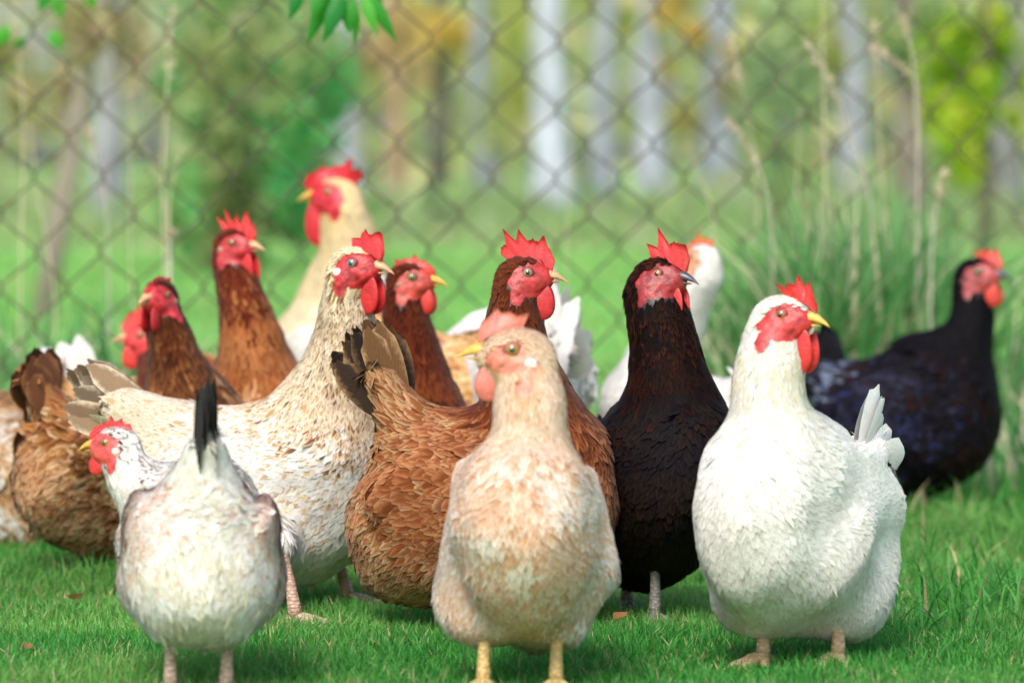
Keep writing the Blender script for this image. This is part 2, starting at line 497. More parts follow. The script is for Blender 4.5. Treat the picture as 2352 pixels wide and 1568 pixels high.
def tree(name, label, px, d, w, bark_h, crown=None, lean=0.0, height=7.0, group=None, bushy=None, leafn=900, leaf=0.14, crown_z=(3.2, 7.0)):
    base = np.array([(px - 1176) / FPX * d, d, 0.0])
    root = link(name, None, loc=base, label=label, category='tree', group=group)
    r = w / FPX * d / 2
    zs = np.linspace(-0.1, height, 14)
    pts = np.stack([lean * zs + 0.04 * np.sin(zs * 1.3 + px), 0.05 * np.cos(zs * 1.1 + px), zs], 1)
    rad = r * np.clip(1.0 - zs / height * 0.75, 0.12, 1); rad[:2] *= 1.25
    parts = [tube(pts, rad, 10)]
    for i in range(7):
        z0 = rng.uniform(2.7, height * 0.85); a = rng.uniform(0, 6.28); L = rng.uniform(0.7, 1.5)
        p0 = np.array([lean * z0, 0, z0]); dd = np.array([math.cos(a), math.sin(a), 0.7])
        tt = np.linspace(0, 1, 5)[:, None]
        parts.append(tube(p0 + dd * L * tt + np.array([0, 0, .2]) * tt ** 2, r * 0.32 * (1 - tt[:, 0] * .8), 6))
    V, Q, T = merge(parts)
    link("trunk", build_mesh("trunk", V, Q, T), bark(bark_h), root)
    cs = [[lean * z + rng.normal(0, .5), rng.normal(0, .5), z] for z in np.linspace(crown_z[0], crown_z[1], 6)]
    rs = [[rng.uniform(.9, 1.4), rng.uniform(.9, 1.4), rng.uniform(.6, 1.0)] for _ in cs]
    if bushy:
        for b in bushy:
            for _ in range(5):
                c = P(b[0] + rng.normal(0, .6) * b[2], b[1] + rng.normal(0, .6) * b[3], d) - base
                f = rng.uniform(.35, .75)
                cs.append([c[0], rng.normal(0, .3), c[2]]); rs.append([b[2] / FPX * d * f, b[2] / FPX * d * f, b[3] / FPX * d * f])
    link("crown", leaves_mesh("crown", cs, rs, leafn + 110 * (len(cs) - 6), leaf, crown, [150] * 6 + [110] * (len(cs) - 6)), M_LEAF, root, kind='stuff')

YG = [lin('c0c468'), lin('d4d478'), lin('a9bc62'), lin('e0d87c')]
YE = [lin('e2c660'), lin('e8d078'), lin('d6be70'), lin('ccc678')]
OR = [lin('ccb080'), lin('d4b88c'), lin('bca488'), lin('b8b47c')]
GR = [lin('48ac62'), lin('62bc7a'), lin('88c478'), lin('3c9c58'), lin('a8bc78'), lin('b4b880')]
LG = [lin('c4d832'), lin('b2ce3c'), lin('d2dc48'), lin('98be38')]
DG = [lin('93ae72'), lin('a2bc7c'), lin('b4c088'), lin('88a476')]  # background greens lightened, haze mixed into the leaf colours
PALE = '9ea3b0'
GRP = 'pale trunked trees beyond the fence'
tree("tree", "leaning grey brown trunk at the far left behind the fence", 118, 17, 44, '94887e', OR, lean=0.14, bushy=[(90, 90, 130, 120), (240, 60, 90, 110), (20, 220, 80, 130)], leaf=.08)
tree("tree", "slim greyish trunk between the left trunk and the green bush", 262, 38, 70, '8f8f96', OR, lean=-0.02, bushy=[(300, 100, 60, 90)], leaf=.1)
tree("tree", "grey trunk right of the green bush above the cockerel", 800, 44, 70, '9c9ca6', OR, bushy=[(850, 110, 80, 100)])
tree("tree", "tan trunk with amber leaves right of the hanging leaf sprig", 905, 48, 55, 'b0957c', YE, bushy=[(950, 80, 80, 90), (930, 170, 60, 60)])
tree("tree", "dark narrow trunk standing below the amber leaves", 1005, 40, 52, '5c5c50', YE, bushy=[(1000, 60, 50, 60)])
tree("tree", "pale grey trunk beside the dark narrow trunk", 1108, 50, 56, PALE, YG, group=GRP, bushy=[(1120, 150, 60, 130)])
tree("tree", "brightest whitish trunk, widest of the pale row", 1265, 46, 92, 'b2b7c6', YG, group=GRP, bushy=[(1170, 190, 70, 150)])
tree("tree", "second pale trunk just right of the brightest one", 1392, 52, 62, PALE, YG, group=GRP, bushy=[(1400, 40, 60, 60)])
tree("tree", "pale bluish trunk above the near dark hen's left side", 1498, 47, 74, 'a2a6b4', YE, group=GRP, bushy=[(1560, 60, 60, 70)])
tree("tree", "pale trunk under the bright yellow leaf clump", 1655, 50, 92, PALE, YE, group=GRP, bushy=[(1640, 165, 62, 70)])
tree("tree", "grey trunk behind the dry stalks on the right", 1955, 46, 74, '9a9da8', YG, group=GRP, bushy=[(1880, 80, 60, 80)])
tree("tree", "brown dark trunk left of the lime green tree", 2095, 34, 62, '80776e', DG, bushy=[(2060, 60, 60, 70)])
tree("tree", "lime leaved young tree at the right edge", 2250, 24, 26, '6a6050', LG, bushy=[(2215, 110, 75, 100), (2180, 270, 75, 120), (2230, 350, 60, 80), (2170, 150, 70, 100), (2230, 220, 60, 90), (2320, 60, 60, 90), (2335, 160, 40, 70)], leaf=.1)
tree("tree", "dark grey trunk low at the right edge", 2315, 40, 74, '757676', DG)

def bush(name, label, px, d, blobs, cols, n, leaf):
    base = np.array([(px - 1176) / FPX * d, d, 0.0])
    root = link(name, None, loc=base, label=label, category='bush')
    parts = []
    for i in range(6):
        a = rng.uniform(0, 6.28); tt = np.linspace(0, 1, 6)[:, None]
        dd = np.array([math.cos(a) * .8, math.sin(a) * .5, 1.7])
        parts.append(tube(np.array([0, 0, -.05]) + dd * tt, .011 * (1 - .8 * tt[:, 0]), 6))
    V, Q, T = merge(parts)
    link("stem", build_mesh("stem", V, Q, T), bark('5d5040'), root)
    cs = [P(b[0], b[1], d) - base + np.array([0, rng.normal(0, .2), 0]) for b in blobs]
    rs = [[b[2] / FPX * d, .5, b[3] / FPX * d] for b in blobs]
    link("foliage", leaves_mesh("foliage", cs, rs, n, leaf, cols, None, 0.02), M_LEAF, root, kind='stuff')
bush("bush", "large emerald green bush behind the fence left of centre", 580, 24,
     [(500, 60, 130, 150), (640, 150, 150, 160), (570, 300, 150, 150), (690, 280, 110, 130), (480, 380, 90, 130), (560, 480, 110, 110), (440, 200, 90, 120), (660, 400, 70, 100), (600, -150, 220, 180), (520, 570, 120, 60), (640, 530, 90, 80), (740, 480, 60, 100), (430, 470, 70, 120), (780, 180, 50, 120)],
     GR, 6200, .10)
bush("bush", "olive green bush behind the stalks right of centre", 1830, 30,
     [(1780, 160, 90, 110), (1800, 330, 75, 130), (1730, 270, 60, 120), (1870, 230, 60, 130), (1820, 20, 80, 80)], DG, 1300, .11)

def woodland():
    n = 11000
    x = rng.uniform(-26, 26, n); y = rng.uniform(62, 74, n) ; z = rng.random(n) ** 0.8 * (6.5 + 1.5 * np.sin(x * .7))
    p = np.stack([x, y, z + .1], 1)
    a = unit(rng.normal(size=(n, 3))); b = unit(np.cross(a, rng.normal(size=(n, 3)))); s = rng.uniform(.35, .75, (n, 1))
    V = np.stack([p - a * s * .5, p + b * s * .35, p + a * s * .5, p - b * s * .35], 1).reshape(-1, 3)
    pal = np.array([lin('bac68c'), lin('ccd296'), lin('d8d49c'), lin('b0c294'), lin('dccea4'), lin('c6d0b0')])  # pale leaf colours carry the distance haze and bright sunlight
    q = np.clip(vnoise(p * np.array([1, .3, .5]), 0.5, 2) * 1.7 - .35 + rng.normal(0, .12, n), 0, .999)
    c = pal[(q * len(pal)).astype(int)] * rng.uniform(.8, 1.15, (n, 1))
    me = build_mesh("far_woodland", V, np.arange(n * 4).reshape(-1, 4), None, {"Col": np.repeat(rgba(c), 4, 0)}, smooth=False)
    link("far_woodland", me, M_LEAF, kind='stuff', label='hazy olive and yellow woodland far behind the trunks', category='woodland')
woodland()

def undergrowth():
    n = 9000
    y = rng.uniform(32, 60, n); x = rng.uniform(-.16, .16, n) * y
    q = vnoise(np.stack([x, y * .4, 0 * x], 1), 1.1, 31)
    z = rng.random(n) ** 1.5 * (.15 + 1.1 * np.clip(q - .35, 0, 1))
    p = np.stack([x, y, z], 1)
    a = unit(rng.normal(size=(n, 3)) + [0, 0, 1.2]); b = unit(np.cross(a, rng.normal(size=(n, 3)))); s_ = rng.uniform(.10, .26, (n, 1))
    V = np.stack([p - a * s_ * .5, p + b * s_ * .25, p + a * s_ * .5, p - b * s_ * .25], 1).reshape(-1, 3)
    pal = np.array([lin('8fb46c'), lin('a4c07c'), lin('b8b88c'), lin('a0a888'), lin('98a878')])
    c = pal[rng.integers(0, 5, n)] * rng.uniform(.8, 1.15, (n, 1))
    me = build_mesh("undergrowth", V, np.arange(n * 4).reshape(-1, 4), None, {"Col": np.repeat(rgba(c), 4, 0)}, smooth=False)
    link("undergrowth", me, M_LEAF, kind='stuff', label='pale rough undergrowth around the feet of the far trunks', category='undergrowth')
undergrowth()

# ------------------------------------------------------------------ chain link fence
M_WIRE = plain("rusty_wire", lin('5c4e46'), 0.6, 0.4, 90, 0.35)
FA, FB = np.array([-1.9, 8.15, 0]), np.array([2.1, 9.25, 0])
def fence():
    root = link("chain_link_fence", None, loc=FA, label="rusty chain link wire fence running behind all the hens", category="fence")
    ax = unit(FB - FA); L = np.linalg.norm(FB - FA); nrm = np.array([-ax[1], ax[0], 0])
    w, h = 0.133, 0.145
    top = 1.25; k = int(top / (h / 2)) + 1
    def slack(u, z):
        q = np.array([u, 0, z])
        return .018 * (vnoise(q, 2.3, 21) - .5) + .008 * (vnoise(q, 9, 22) - .5) + .03 * z * (u / L - .3), .024 * (vnoise(q, 2.0, 23) - .5) + .010 * (vnoise(q, 8, 24) - .5), .05 * (vnoise(q, 1.6, 25) - .5)
    def wire(flip, u0):
        pts = []
        for j in range(k + 1):
            right = (j % 2 == 0) ^ flip
            z = 0.02 + j * h / 2
            xs = (w / 2 + .005) if right else -.005
            for dz, s_ in ((-0.006, 1), (0.006, -1)):
                x = xs - (0.003 if right else -0.003)
                du, dz2, dn = slack(u0 + x, z)
                pts.append(ax * (x + du) + nrm * (s_ * 0.0035 + dn) + np.array([0, 0, z + dz + dz2]))
        V, Q, T = tube(pts, np.full(len(pts), 0.0021), 6)
        return build_mesh("wire", V, Q, T)
    for i in range(int(L / (w / 2))):
        link("wire", wire(i % 2 == 1, i * w / 2), M_WIRE, root, loc=ax * (i * w / 2))
    for s in (-0.04, L + 0.04):
        V, Q, T = tube([ax * s + np.array([0, 0, -.2]), ax * s + np.array([0, 0, 1.4])], [.025, .025], 12)
        link("post", build_mesh("post", V, Q, T), M_WIRE, root)
fence()

# ------------------------------------------------------------------ dry stalks, leaf sprigs
def stalk(pts, d, w, label, group=None, seed_head=None, colour='e8dabe', bare=False):
    P3 = np.array([P(x, y, d) for x, y in pts])
    P3 = np.vstack([P3, [P3[-1][0] + rng.normal(0, .01), d, -.01]]) if P3[-1][2] > 0.02 else P3
    # smooth
    t = np.linspace(0, 1, len(P3)); tt = np.linspace(0, 1, 18)
    C = np.stack([np.interp(tt, t, P3[:, i]) for i in range(3)], 1)
    for _ in range(3): C[1:-1] = (C[:-2] + 2 * C[1:-1] + C[2:]) / 4
    base = C[-1].copy(); base[2] = 0
    root = link("dry_grass_stalk", None, loc=base, label=label, category='grass stalk', group=group)
    r = w * .42 / FPX * d / 2
    V, Q, T = tube(C - base, np.linspace(r * .5, r, len(C)), 6)
    link("stem", build_mesh("stem", V, Q, T, {"Col": rgba(lin(colour), len(V))}), M_STRAW, root)
    if seed_head:
        m = seed_head
        path = C[:m] - base
        parts, n = [], 60
        Vs = []
        for i in range(n):
            f = rng.random() * (m - 1); j = int(f); q = path[j] * (1 - (f - j)) + path[min(j + 1, m - 1)] * (f - j)
            up = unit(path[0] - path[m - 1])
            a = unit(up * 1.2 + rng.normal(0, .6, 3)); s = .016 * rng.uniform(.7, 1.3) * (0.6 + r * 120)
            b = unit(np.cross(a, rng.normal(size=3))) * s * .22
            Vs.append([q, q + a * s * .5 + b, q + a * s, q + a * s * .5 - b])
        Vs = np.array(Vs).reshape(-1, 3)
        link("seed_head", build_mesh("seed_head", Vs, np.arange(len(Vs)).reshape(-1, 4), None, {"Col": rgba(lin('d8c6ae'), len(Vs))}, smooth=False), M_STRAW, root)
SG = 'dry grass stalks standing at the fence'
stalk([(395, 20), (388, 120), (380, 280), (372, 420), (378, 560)], 8.66, 15, "thick tall straw stalk left of centre rising to the picture top", SG, 6)
stalk([(420, 330), (400, 400), (385, 470), (390, 540), (392, 600)], 8.58, 14, "forked straw stem crossing the thick left stalk", SG)
stalk([(335, 340), (360, 410), (380, 460), (388, 520)], 8.58, 9, "short straw twig leaning into the thick left stalk", SG)
stalk([(32, -20), (40, 100), (52, 230), (56, 320), (50, 450)], 8.66, 12, "tall straw stalk at the far left picture edge", SG, 6)
stalk([(70, 280), (85, 450), (110, 560), (130, 700)], 8.74, 11, "leaning straw stalk near the far left edge", SG)
stalk([(200, 285), (222, 350), (240, 440), (250, 560)], 8.66, 13, "short pale stalk with bent tip on the left", SG, 5, 'cfc6bc')
stalk([(298, 210), (300, 360), (298, 520), (300, 650)], 8.82, 10, "faint upright stalk left of the green bush", SG)
stalk([(1850, 92), (1885, 150), (1925, 225), (1962, 320), (1990, 420), (2010, 500)], 8.50, 15, "long arching plumed stalk in the middle of the right clump", SG, 7, 'cdbfae')
stalk([(2068, 38), (2085, 75), (2097, 130), (2105, 230), (2110, 380)], 8.50, 15, "tall hooked plumed stalk, highest on the right", SG, 6, 'd2c6bc')
stalk([(2005, 110), (2045, 130), (2090, 165), (2118, 205), (2112, 300), (2105, 420)], 8.58, 13, "bent plumed stalk drooping left, beside the hooked one", SG, 7, 'c4ae98')
stalk([(1668, 275), (1705, 310), (1740, 375), (1765, 450), (1775, 510)], 8.42, 14, "arched pale stalk left of the right hand clump", SG, 8, 'cfc2b4')
stalk([(1680, 90), (1700, 180), (1715, 260), (1730, 330), (1745, 420)], 8.82, 9, "thin stalk rising behind the arched pale stalk", SG, 5)
stalk([(1888, -20), (1890, 100), (1893, 260), (1895, 430)], 8.82, 12, "straight upright straw stem reaching the picture top on the right", SG)
stalk([(2010, 60), (2014, 180), (2020, 330), (2030, 450)], 8.74, 10, "upright stalk with a small tip left of the hooked one", SG, 4)
stalk([(1325, 150), (1322, 300), (1310, 420), (1300, 540)], 8.74, 8, "faint reddish stalk above the red brown hen", SG)
stalk([(1838, 250), (1832, 370), (1828, 500)], 8.82, 8, "faint low stalk left of the long arching one", SG)
stalk([(2170, 400), (2150, 470), (2140, 540)], 8.34, 14, "short pale stalk with a feathery head low on the right", SG, 6, 'ddd4c8')
stalk([(1590, 350), (1600, 400), (1640, 470)], 8.58, 8, "short faint stalk above the white hen behind the black hen", SG)
stalk([(392, 535), (390, 560), (388, 590), (390, 680)], 8.10, 12, "stalk with a white fluffy tip below the forked stem", SG, 4, 'eae6e4')

def sprig(name, label, twig, d, leaves, cols):
    base = P(*twig[0], d)
    root = link(name, None, loc=base, label=label, category='branch')
    pts = np.array([P(x, y, d) for x, y in twig]) - base
    V, Q, T = tube(pts, np.linspace(.007, .0018, len(pts)), 7)
    link("twig", build_mesh("twig", V, Q, T), bark('6d5a44'), root)
    for (x0, y0, x1, y1, w, dd, ci) in leaves:
        a = P(x0, y0, d + dd * .3) - base; b = P(x1, y1, d + dd) - base
        ax = b - a; L = np.linalg.norm(ax); ax = ax / L
        side = unit(np.cross(ax, [0.2 * rng.normal(), 1, .4 * rng.normal()])); nn = np.cross(side, ax)
        W = w / FPX * d / 2
        rows = []
        for s, ww in zip(np.linspace(0, 1, 9), [.08, .5, .82, 1, .98, .82, .58, .3, .02]):
            c = a + ax * L * s + nn * (-.12 * L * math.sin(s * 3.14)) 
            rows += [c - side * W * ww + nn * W * ww * .5, c, c + side * W * ww + nn * W * ww * .5]
        Vv = np.array(rows)
        Qv = [[3 * i + j, 3 * i + j + 1, 3 * i + j + 4, 3 * i + j + 3] for i in range(8) for j in range(2)]
        link("leaf", build_mesh("leaf", Vv, Qv, None, {"Col": rgba(lin(cols[ci]), len(Vv))}), M_LEAF, root)
LC = ['3f9b35', '59b33a', '2e8a3c', '8fb04a', 'a8714a']
sprig("leafy_branch", "sprig of narrow green leaves hanging in from the top edge", [(800, -700), (760, -300), (770, -120), (790, -40), (805, 10)], 7.1,
      [(745, -40, 712, 58, 30, -.02, 0), (700, -40, 664, 48, 30, 0, 2), (760, -30, 705, 105, 34, .02, 0), (790, -20, 742, 98, 40, -.02, 2), (805, -10, 800, 78, 42, 0, 0), (815, 0, 812, 108, 22, .02, 1),
       (830, -20, 868, 84, 30, -.02, 1), (840, -25, 910, 98, 32, .01, 0), (775, -20, 762, 84, 30, .02, 1), (770, -30, 735, 20, 22, .02, 3), (850, -40, 880, 30, 24, .03, 2), (808, 20, 803, 72, 14, .03, 4)], LC)
sprig("leafy_branch", "small blurred green leaves poking in at the top left corner", [(160, -600), (140, -250), (120, -60), (110, -10)], 8.6,
      [(110, -30, 92, 30, 34, 0, 0), (125, -20, 140, 45, 36, 0, 1), (200, -40, 215, 25, 34, 0, 1), (20, 60, -10, 110, 34, 0, 1), (120, 70, 135, 115, 34, 0, 1), (60, 90, 30, 112, 26, 0, 0)], LC)

def dry_leaf(px, py, label, s=.02):
    b = ground(px, py); b[2] = .022
    a = rng.uniform(0, 6.28)
    u = np.array([math.cos(a), math.sin(a) , .15]); v = np.array([-math.sin(a), math.cos(a), .2])
    rows = []
    for t, w in zip(np.linspace(-1, 1, 6), (.05, .6, .9, .8, .5, .05)):
        for k in (-1, 0, 1):
            rows.append(u * t * s + v * k * w * s * .5 + np.array([0, 0, abs(k) * w * s * .4 + .2 * s * t * t]))
    Q = [[3 * i + j, 3 * i + j + 1, 3 * i + j + 4, 3 * i + j + 3] for i in range(5) for j in range(2)]
    link("dry_leaf", build_mesh("dry_leaf", np.array(rows), Q, None, {"Col": rgba(lin('9a7146'), 18)}), M_STRAW, None, loc=b, label=label, category='leaf')
dry_leaf(1425, 1458, "brown curled dry leaf on the grass below the black hen")
dry_leaf(170, 1412, "brown dry leaf on the grass left of the rear view white hen", .022)
dry_leaf(65, 1528, "small dry leaf scrap near the bottom left corner", .015)

# ------------------------------------------------------------------ chickens
def sd_ell(p, c, R, r):
    q = (p - c) @ R
    k0 = np.linalg.norm(q / r, axis=-1); k1 = np.linalg.norm(q / (r * r), axis=-1)
    return k0 * (k0 - 1) / (k1 + 1e-9)
def sd_rc(p, a, b, ra, rb):
    ab = b - a; l2 = ab @ ab
    t = np.clip(((p - a) @ ab) / l2, 0, 1)
    return np.linalg.norm(p - a - t[..., None] * ab, axis=-1) - (ra + (rb - ra) * t)
def sdf_all(prims, p):
    d = None
    for q in prims:
        s = sd_ell(p, q['c'], q['R'], q['r']) if q['t'] == 'e' else sd_rc(p, q['a'], q['b'], q['ra'], q['rb'])
        if d is None: d = s
        else:
            k = q['k']; h = np.maximum(k - np.abs(d - s), 0) / k
            d = np.minimum(d, s) - h * h * k * 0.25
    return d

def surface_nets(xs, ys, zs, D):
    S = D < 0
    nx, ny, nz = D.shape
    cnt = np.zeros((nx - 1, ny - 1, nz - 1), np.int8)
    for i in (0, 1):
        for j in (0, 1):
            for k in (0, 1):
                cnt += S[i:nx - 1 + i, j:ny - 1 + j, k:nz - 1 + k]
    act = (cnt > 0) & (cnt < 8)
    I, J, K = np.nonzero(act)
    vid = np.full(act.shape, -1, np.int64); vid[I, J, K] = np.arange(len(I))
    acc = np.zeros((len(I), 3)); num = np.zeros(len(I))
    corners = [(i, j, k) for i in (0, 1) for j in (0, 1) for k in (0, 1)]
    for a in corners:
        for ax in range(3):
            if a[ax] == 1: continue
            b = list(a); b[ax] = 1
            da = D[I + a[0], J + a[1], K + a[2]]; db = D[I + b[0], J + b[1], K + b[2]]
            m = (da < 0) != (db < 0)
            t = np.where(m, da / np.where(m, da - db, 1), 0)
            pa = np.stack([xs[I + a[0]], ys[J + a[1]], zs[K + a[2]]], 1); pb = np.stack([xs[I + b[0]], ys[J + b[1]], zs[K + b[2]]], 1)
            acc += np.where(m[:, None], pa + (pb - pa) * t[:, None], 0); num += m
    V = acc / num[:, None]
    Q = []
    for ax in range(3):
        sl0 = [slice(None)] * 3; sl1 = [slice(None)] * 3
        sl0[ax] = slice(0, -1); sl1[ax] = slice(1, None)
        ch = S[tuple(sl0)] != S[tuple(sl1)]
        inner = [slice(1, -1)] * 3; inner[ax] = slice(None)
        off = [0, 0, 0]
        for o_ in range(3):
            if o_ != ax: off[o_] = 1
        e = np.argwhere(ch[tuple(inner)]) + np.array(off)
        o1, o2 = [o_ for o_ in range(3) if o_ != ax]
        def cell(d1, d2):
            c = e.copy(); c[:, o1] -= d1; c[:, o2] -= d2
            return vid[c[:, 0], c[:, 1], c[:, 2]]
        q = np.stack([cell(1, 1), cell(0, 1), cell(0, 0), cell(1, 0)], 1)
        ins = S[e[:, 0], e[:, 1], e[:, 2]]
        flip = ins if ax != 1 else ~ins
        q[~flip] = q[~flip][:, ::-1]
        Q.append(q)
    return V, np.concatenate(Q)

def axis(lo, hi, coarse, fl, fh, fine):
    a = np.arange(lo, fl, coarse); b = np.arange(fl, fh, fine); c = np.arange(fh, hi + coarse, coarse)
    return np.unique(np.concatenate([a, b, c]))

def feathers(p, N, T, L, W, lift, bend, col, edge, rnd, cols=5, rows=4, jag=0.12, cup=0.35, gen=None, tipw=.48):
    g = gen or rng
    n = len(p)
    T = unit(T - N * np.sum(T * N, 1, keepdims=True))
    B = np.cross(N, T)
    rl = g.normal(0, 0.16, (n, 1))
    B2 = B * np.cos(rl) + N * np.sin(rl); N2 = np.cross(T, B2)
    ss = np.linspace(0, 1, rows)
    prof = np.interp(ss, [0, .3, .65, .88, 1.0], [.45, .9, 1.0, .85, .45] if rows > 5 else [.45, .9, 1.0, .88 if tipw > .3 else .66, tipw])
    us = np.linspace(-1, 1, cols)
    V = np.empty((n, rows, cols, 3)); UV = np.empty((n, rows, cols, 3))
    for i, s in enumerate(ss):
        for j, u in enumerate(us):
            sj = s - 0.10 * u * u * (s > .5) + (g.uniform(-1, .4, n) * jag if i == rows - 1 else 0)
            hw = W * .5 * prof[i]
            V[:, i, j] = p + T * (L * sj)[:, None] + B2 * (hw * u)[:, None] + N2 * (L * (lift * sj - bend * sj * sj) - cup * hw * u * u + 0.001)[:, None]
            UV[:, i, j, 0] = u; UV[:, i, j, 1] = s; UV[:, i, j, 2] = rnd
    if rows > 8: UV[..., 1] *= .55
    k = rows * cols
    base = np.array([[i * cols + j, i * cols + j + 1, (i + 1) * cols + j + 1, (i + 1) * cols + j] for i in range(rows - 1) for j in range(cols - 1)])
    Q = (np.arange(n) * k)[:, None, None] + base[None]
    return V.reshape(-1, 3), Q.reshape(-1, 4), np.repeat(rgba(col), k, 0), np.repeat(rgba(edge), k, 0), UV.reshape(-1, 3), np.repeat(N, k, 0)

# feather length, width, spacing, fluffiness for every body region
REG = {'head': (.009, .006, .0042, .12), 'neck': (.028, .0085, .0058, .10), 'hackle': (.036, .0105, .0066, .12), 'breast': (.032, .0145, .0078, .16), 'back': (.030, .021, .0090, .12),
       'wing': (.031, .022, .0090, .08), 'rump': (.042, .015, .0066, .30), 'fluff': (.034, .0105, .0062, .55), 'thigh': (.030, .0095, .0060, .50)}

def pal(**k):
    """region -> list of (centre, edge) colours the feathers are drawn from"""
    out = {}
    for a, v in k.items():
        out[a] = [(lin(x), lin(y)) for x, y in v]
    for a, b in (('hackle', 'neck'), ('head', 'neck'), ('wing', 'back'), ('rump', 'back'), ('thigh', 'fluff'), ('fluff', 'breast')):
        if a not in out: out[a] = out[b]
    return out

def chicken(name, label, d, C, psi, head, hyaw, hpitch=0, hroll=0, S=1.0, LWH=(1, 1, 1), tilt=8, hd=0.0, hs=1.0, palette=None, gloss=False,
            skin='bc2834', comb=None, comb_h='cc2c3e', lobe='skin', beak='t', eye='b98a3a', legs=None, leg_h='b08c78', tail=None, wing=True,
            neck_r=(.066, .034), neck_ctrl=(0.02, 0.0, 0.03), qual=2, wattle=1.0, extra=None, neck_col=None, face=1.0, category='chicken', group=None, patch=0.0, rumplen=1.0, seed=0, nexp=1.7, wscale=1.0, thigh=(.052, .017), soft=None, rtip=.026, nk=.045, hock=.105):
    g = np.random.default_rng(100 + seed)
    up = np.array([0, 0, 1.0])
    ps = math.radians(psi)
    F0 = np.array([math.cos(ps), math.sin(ps), 0]); Lf = np.array([-math.sin(ps), math.cos(ps), 0])
    t = math.radians(tilt)
    F = F0 * math.cos(t) + up * math.sin(t); U = -F0 * math.sin(t) + up * math.cos(t)
    RB = np.stack([F, Lf, U], 1)
    c0 = P(C[0], C[1], d)
    root_loc = np.array([c0[0], c0[1], 0.0])
    sl = np.array(LWH) * S
    def B(x, y, z): return c0 + RB @ (np.array([x, y, z]) * sl)
    def Rpitch(a):
        a = math.radians(a)
        return np.stack([F * math.cos(a) + U * math.sin(a), Lf, -F * math.sin(a) + U * math.cos(a)], 1)
    prims = []
    def E(c, r, key, flow, k=.03, R=RB): prims.append(dict(t='e', c=np.asarray(c), r=np.array(r) , R=R, key=key, flow=unit(flow), k=k * S))
    def RC(a, b, ra, rb, key, flow, k=.03): prims.append(dict(t='r', a=np.asarray(a), b=np.asarray(b), ra=ra, rb=rb, key=key, flow=unit(flow), k=k * S))
    # head frame
    hp = P(head[0], head[1], d + hd)
    hy, hpt = math.radians(hyaw), math.radians(hpitch)
    hf = np.array([math.cos(hy) * math.cos(hpt), math.sin(hy) * math.cos(hpt), math.sin(hpt)])
    hl = np.array([-math.sin(hy), math.cos(hy), 0]); hu = np.cross(hf, hl)
    a = math.radians(hroll); hl, hu = hl * math.cos(a) + hu * math.sin(a), hu * math.cos(a) - hl * math.sin(a)
    RH = np.stack([hf, hl, hu], 1)
    def H(x, y, z): return hp + RH @ (np.array([x, y, z]) * hs)
    back = -F
    E(B(0, 0, 0), np.array([.150, .092, .100]) * sl, 'back', back - up * .25)
    E(B(.085, 0, -.012), np.array([.085, .084, .098]) * sl, 'breast', back * .5 - up * .9, .05)
    E(B(-.095, 0, -.035), np.array([.085, .082, .085]) * sl, 'fluff', back * .6 - up * .8, .04)
    E(B(.0, 0, -.055), np.array([.11, .078, .075]) * sl, 'fluff', back * .4 - up * .9, .04)
    tdir = np.array([-.62, 0, .78]) if tail is None or 'dir' not in tail else np.array(tail['dir'], float)
    tdw = unit(RB @ tdir)
    tx = tail.get('x', 0) if tail else 0
    tz = tail.get('z', 0) if tail else 0
    tb = B(-.125 + tx, 0, .045 + tz) + tdw * .065 * S * rumplen
    RC(B(-.095 + tx, 0, .025 + tz * .5), tb, .062 * S * LWH[1], rtip * S, 'rump', tdw + back * .5, .05)
    for s in (1, -1):
        Rw = Rpitch(-6)
        E(B(-.022, s * .081, .012), np.array([.118, .021, .060]) * sl, 'wing', back - up * .12, .010, Rw)
    # legs
    lg = []
    for i, s in enumerate((1, -1)):
        top = B(.0, s * .048, -.055)
        if legs and legs[i] is not None:
            gp = ground(*legs[i])
        else:
            gp = np.array([top[0], top[1], 0]) + F0 * .01
        hj = gp + up * (hock * S) - F0 * (.2 * hock * S) + (top - gp) * np.array([.12, .12, 0])
        RC(top, hj, thigh[0] * S, thigh[1] * S, 'thigh', -up + back * .15, .03)
        lg.append((hj, gp))
    # neck along a bezier
    n0 = B(.085, 0, .045); n2 = H(-.016, 0, -.024)
    n1 = (n0 + n2) / 2 + F0 * neck_ctrl[0] + Lf * neck_ctrl[1] + up * neck_ctrl[2]
    tt = np.linspace(0, 1, 6)
    npts = [(1 - q) ** 2 * n0 + 2 * q * (1 - q) * n1 + q * q * n2 for q in tt]
    nr = [neck_r[1] * .76 * hs + (neck_r[0] * S - neck_r[1] * .76 * hs) * (1 - q) ** nexp for q in tt]
    for i in range(5):
        RC(npts[i], npts[i + 1], nr[i], nr[i + 1], 'hackle' if i < 3 else 'neck', npts[i] - npts[i + 1], nk if i == 0 else .015)
    hb = -hf * .8 - hu * .5
    E(H(-.006, 0, 0), np.array([.034, .0205, .0245]) * hs, 'head', hb, .012, RH)
    E(H(.014, 0, -.006), np.array([.021, .0145, .0165]) * hs, 'head', hb, .010, RH)
    E(H(-.004, 0, -.016), np.array([.023, .0185, .018]) * hs, 'head', hb, .012, RH)
    for s in (1, -1):
        E(H(.010, s * .0125, -.0105), np.array([.013, .0070, .0085]) * hs, 'head', hb, .006, RH)
    if extra:
        for e in extra:
            E(P(e[0], e[1], d + e[2]), np.array(e[3]), e[4], np.array(e[5]), .03, np.eye(3))
    # grid
    pts = []
    for q in prims:
        if q['t'] == 'e':
            m = q['r'].max(); pts += [q['c'] - m, q['c'] + m]
        else: pts += [q['a'] - q['ra'], q['a'] + q['ra'], q['b'] - q['rb'], q['b'] + q['rb']]
    lo = np.min(pts, 0) - .02; hi = np.max(pts, 0) + .02
    co, fi = ((.0075, .0028), (.009, .004), (.011, .006))[2 - qual]
    hr = .042 * hs
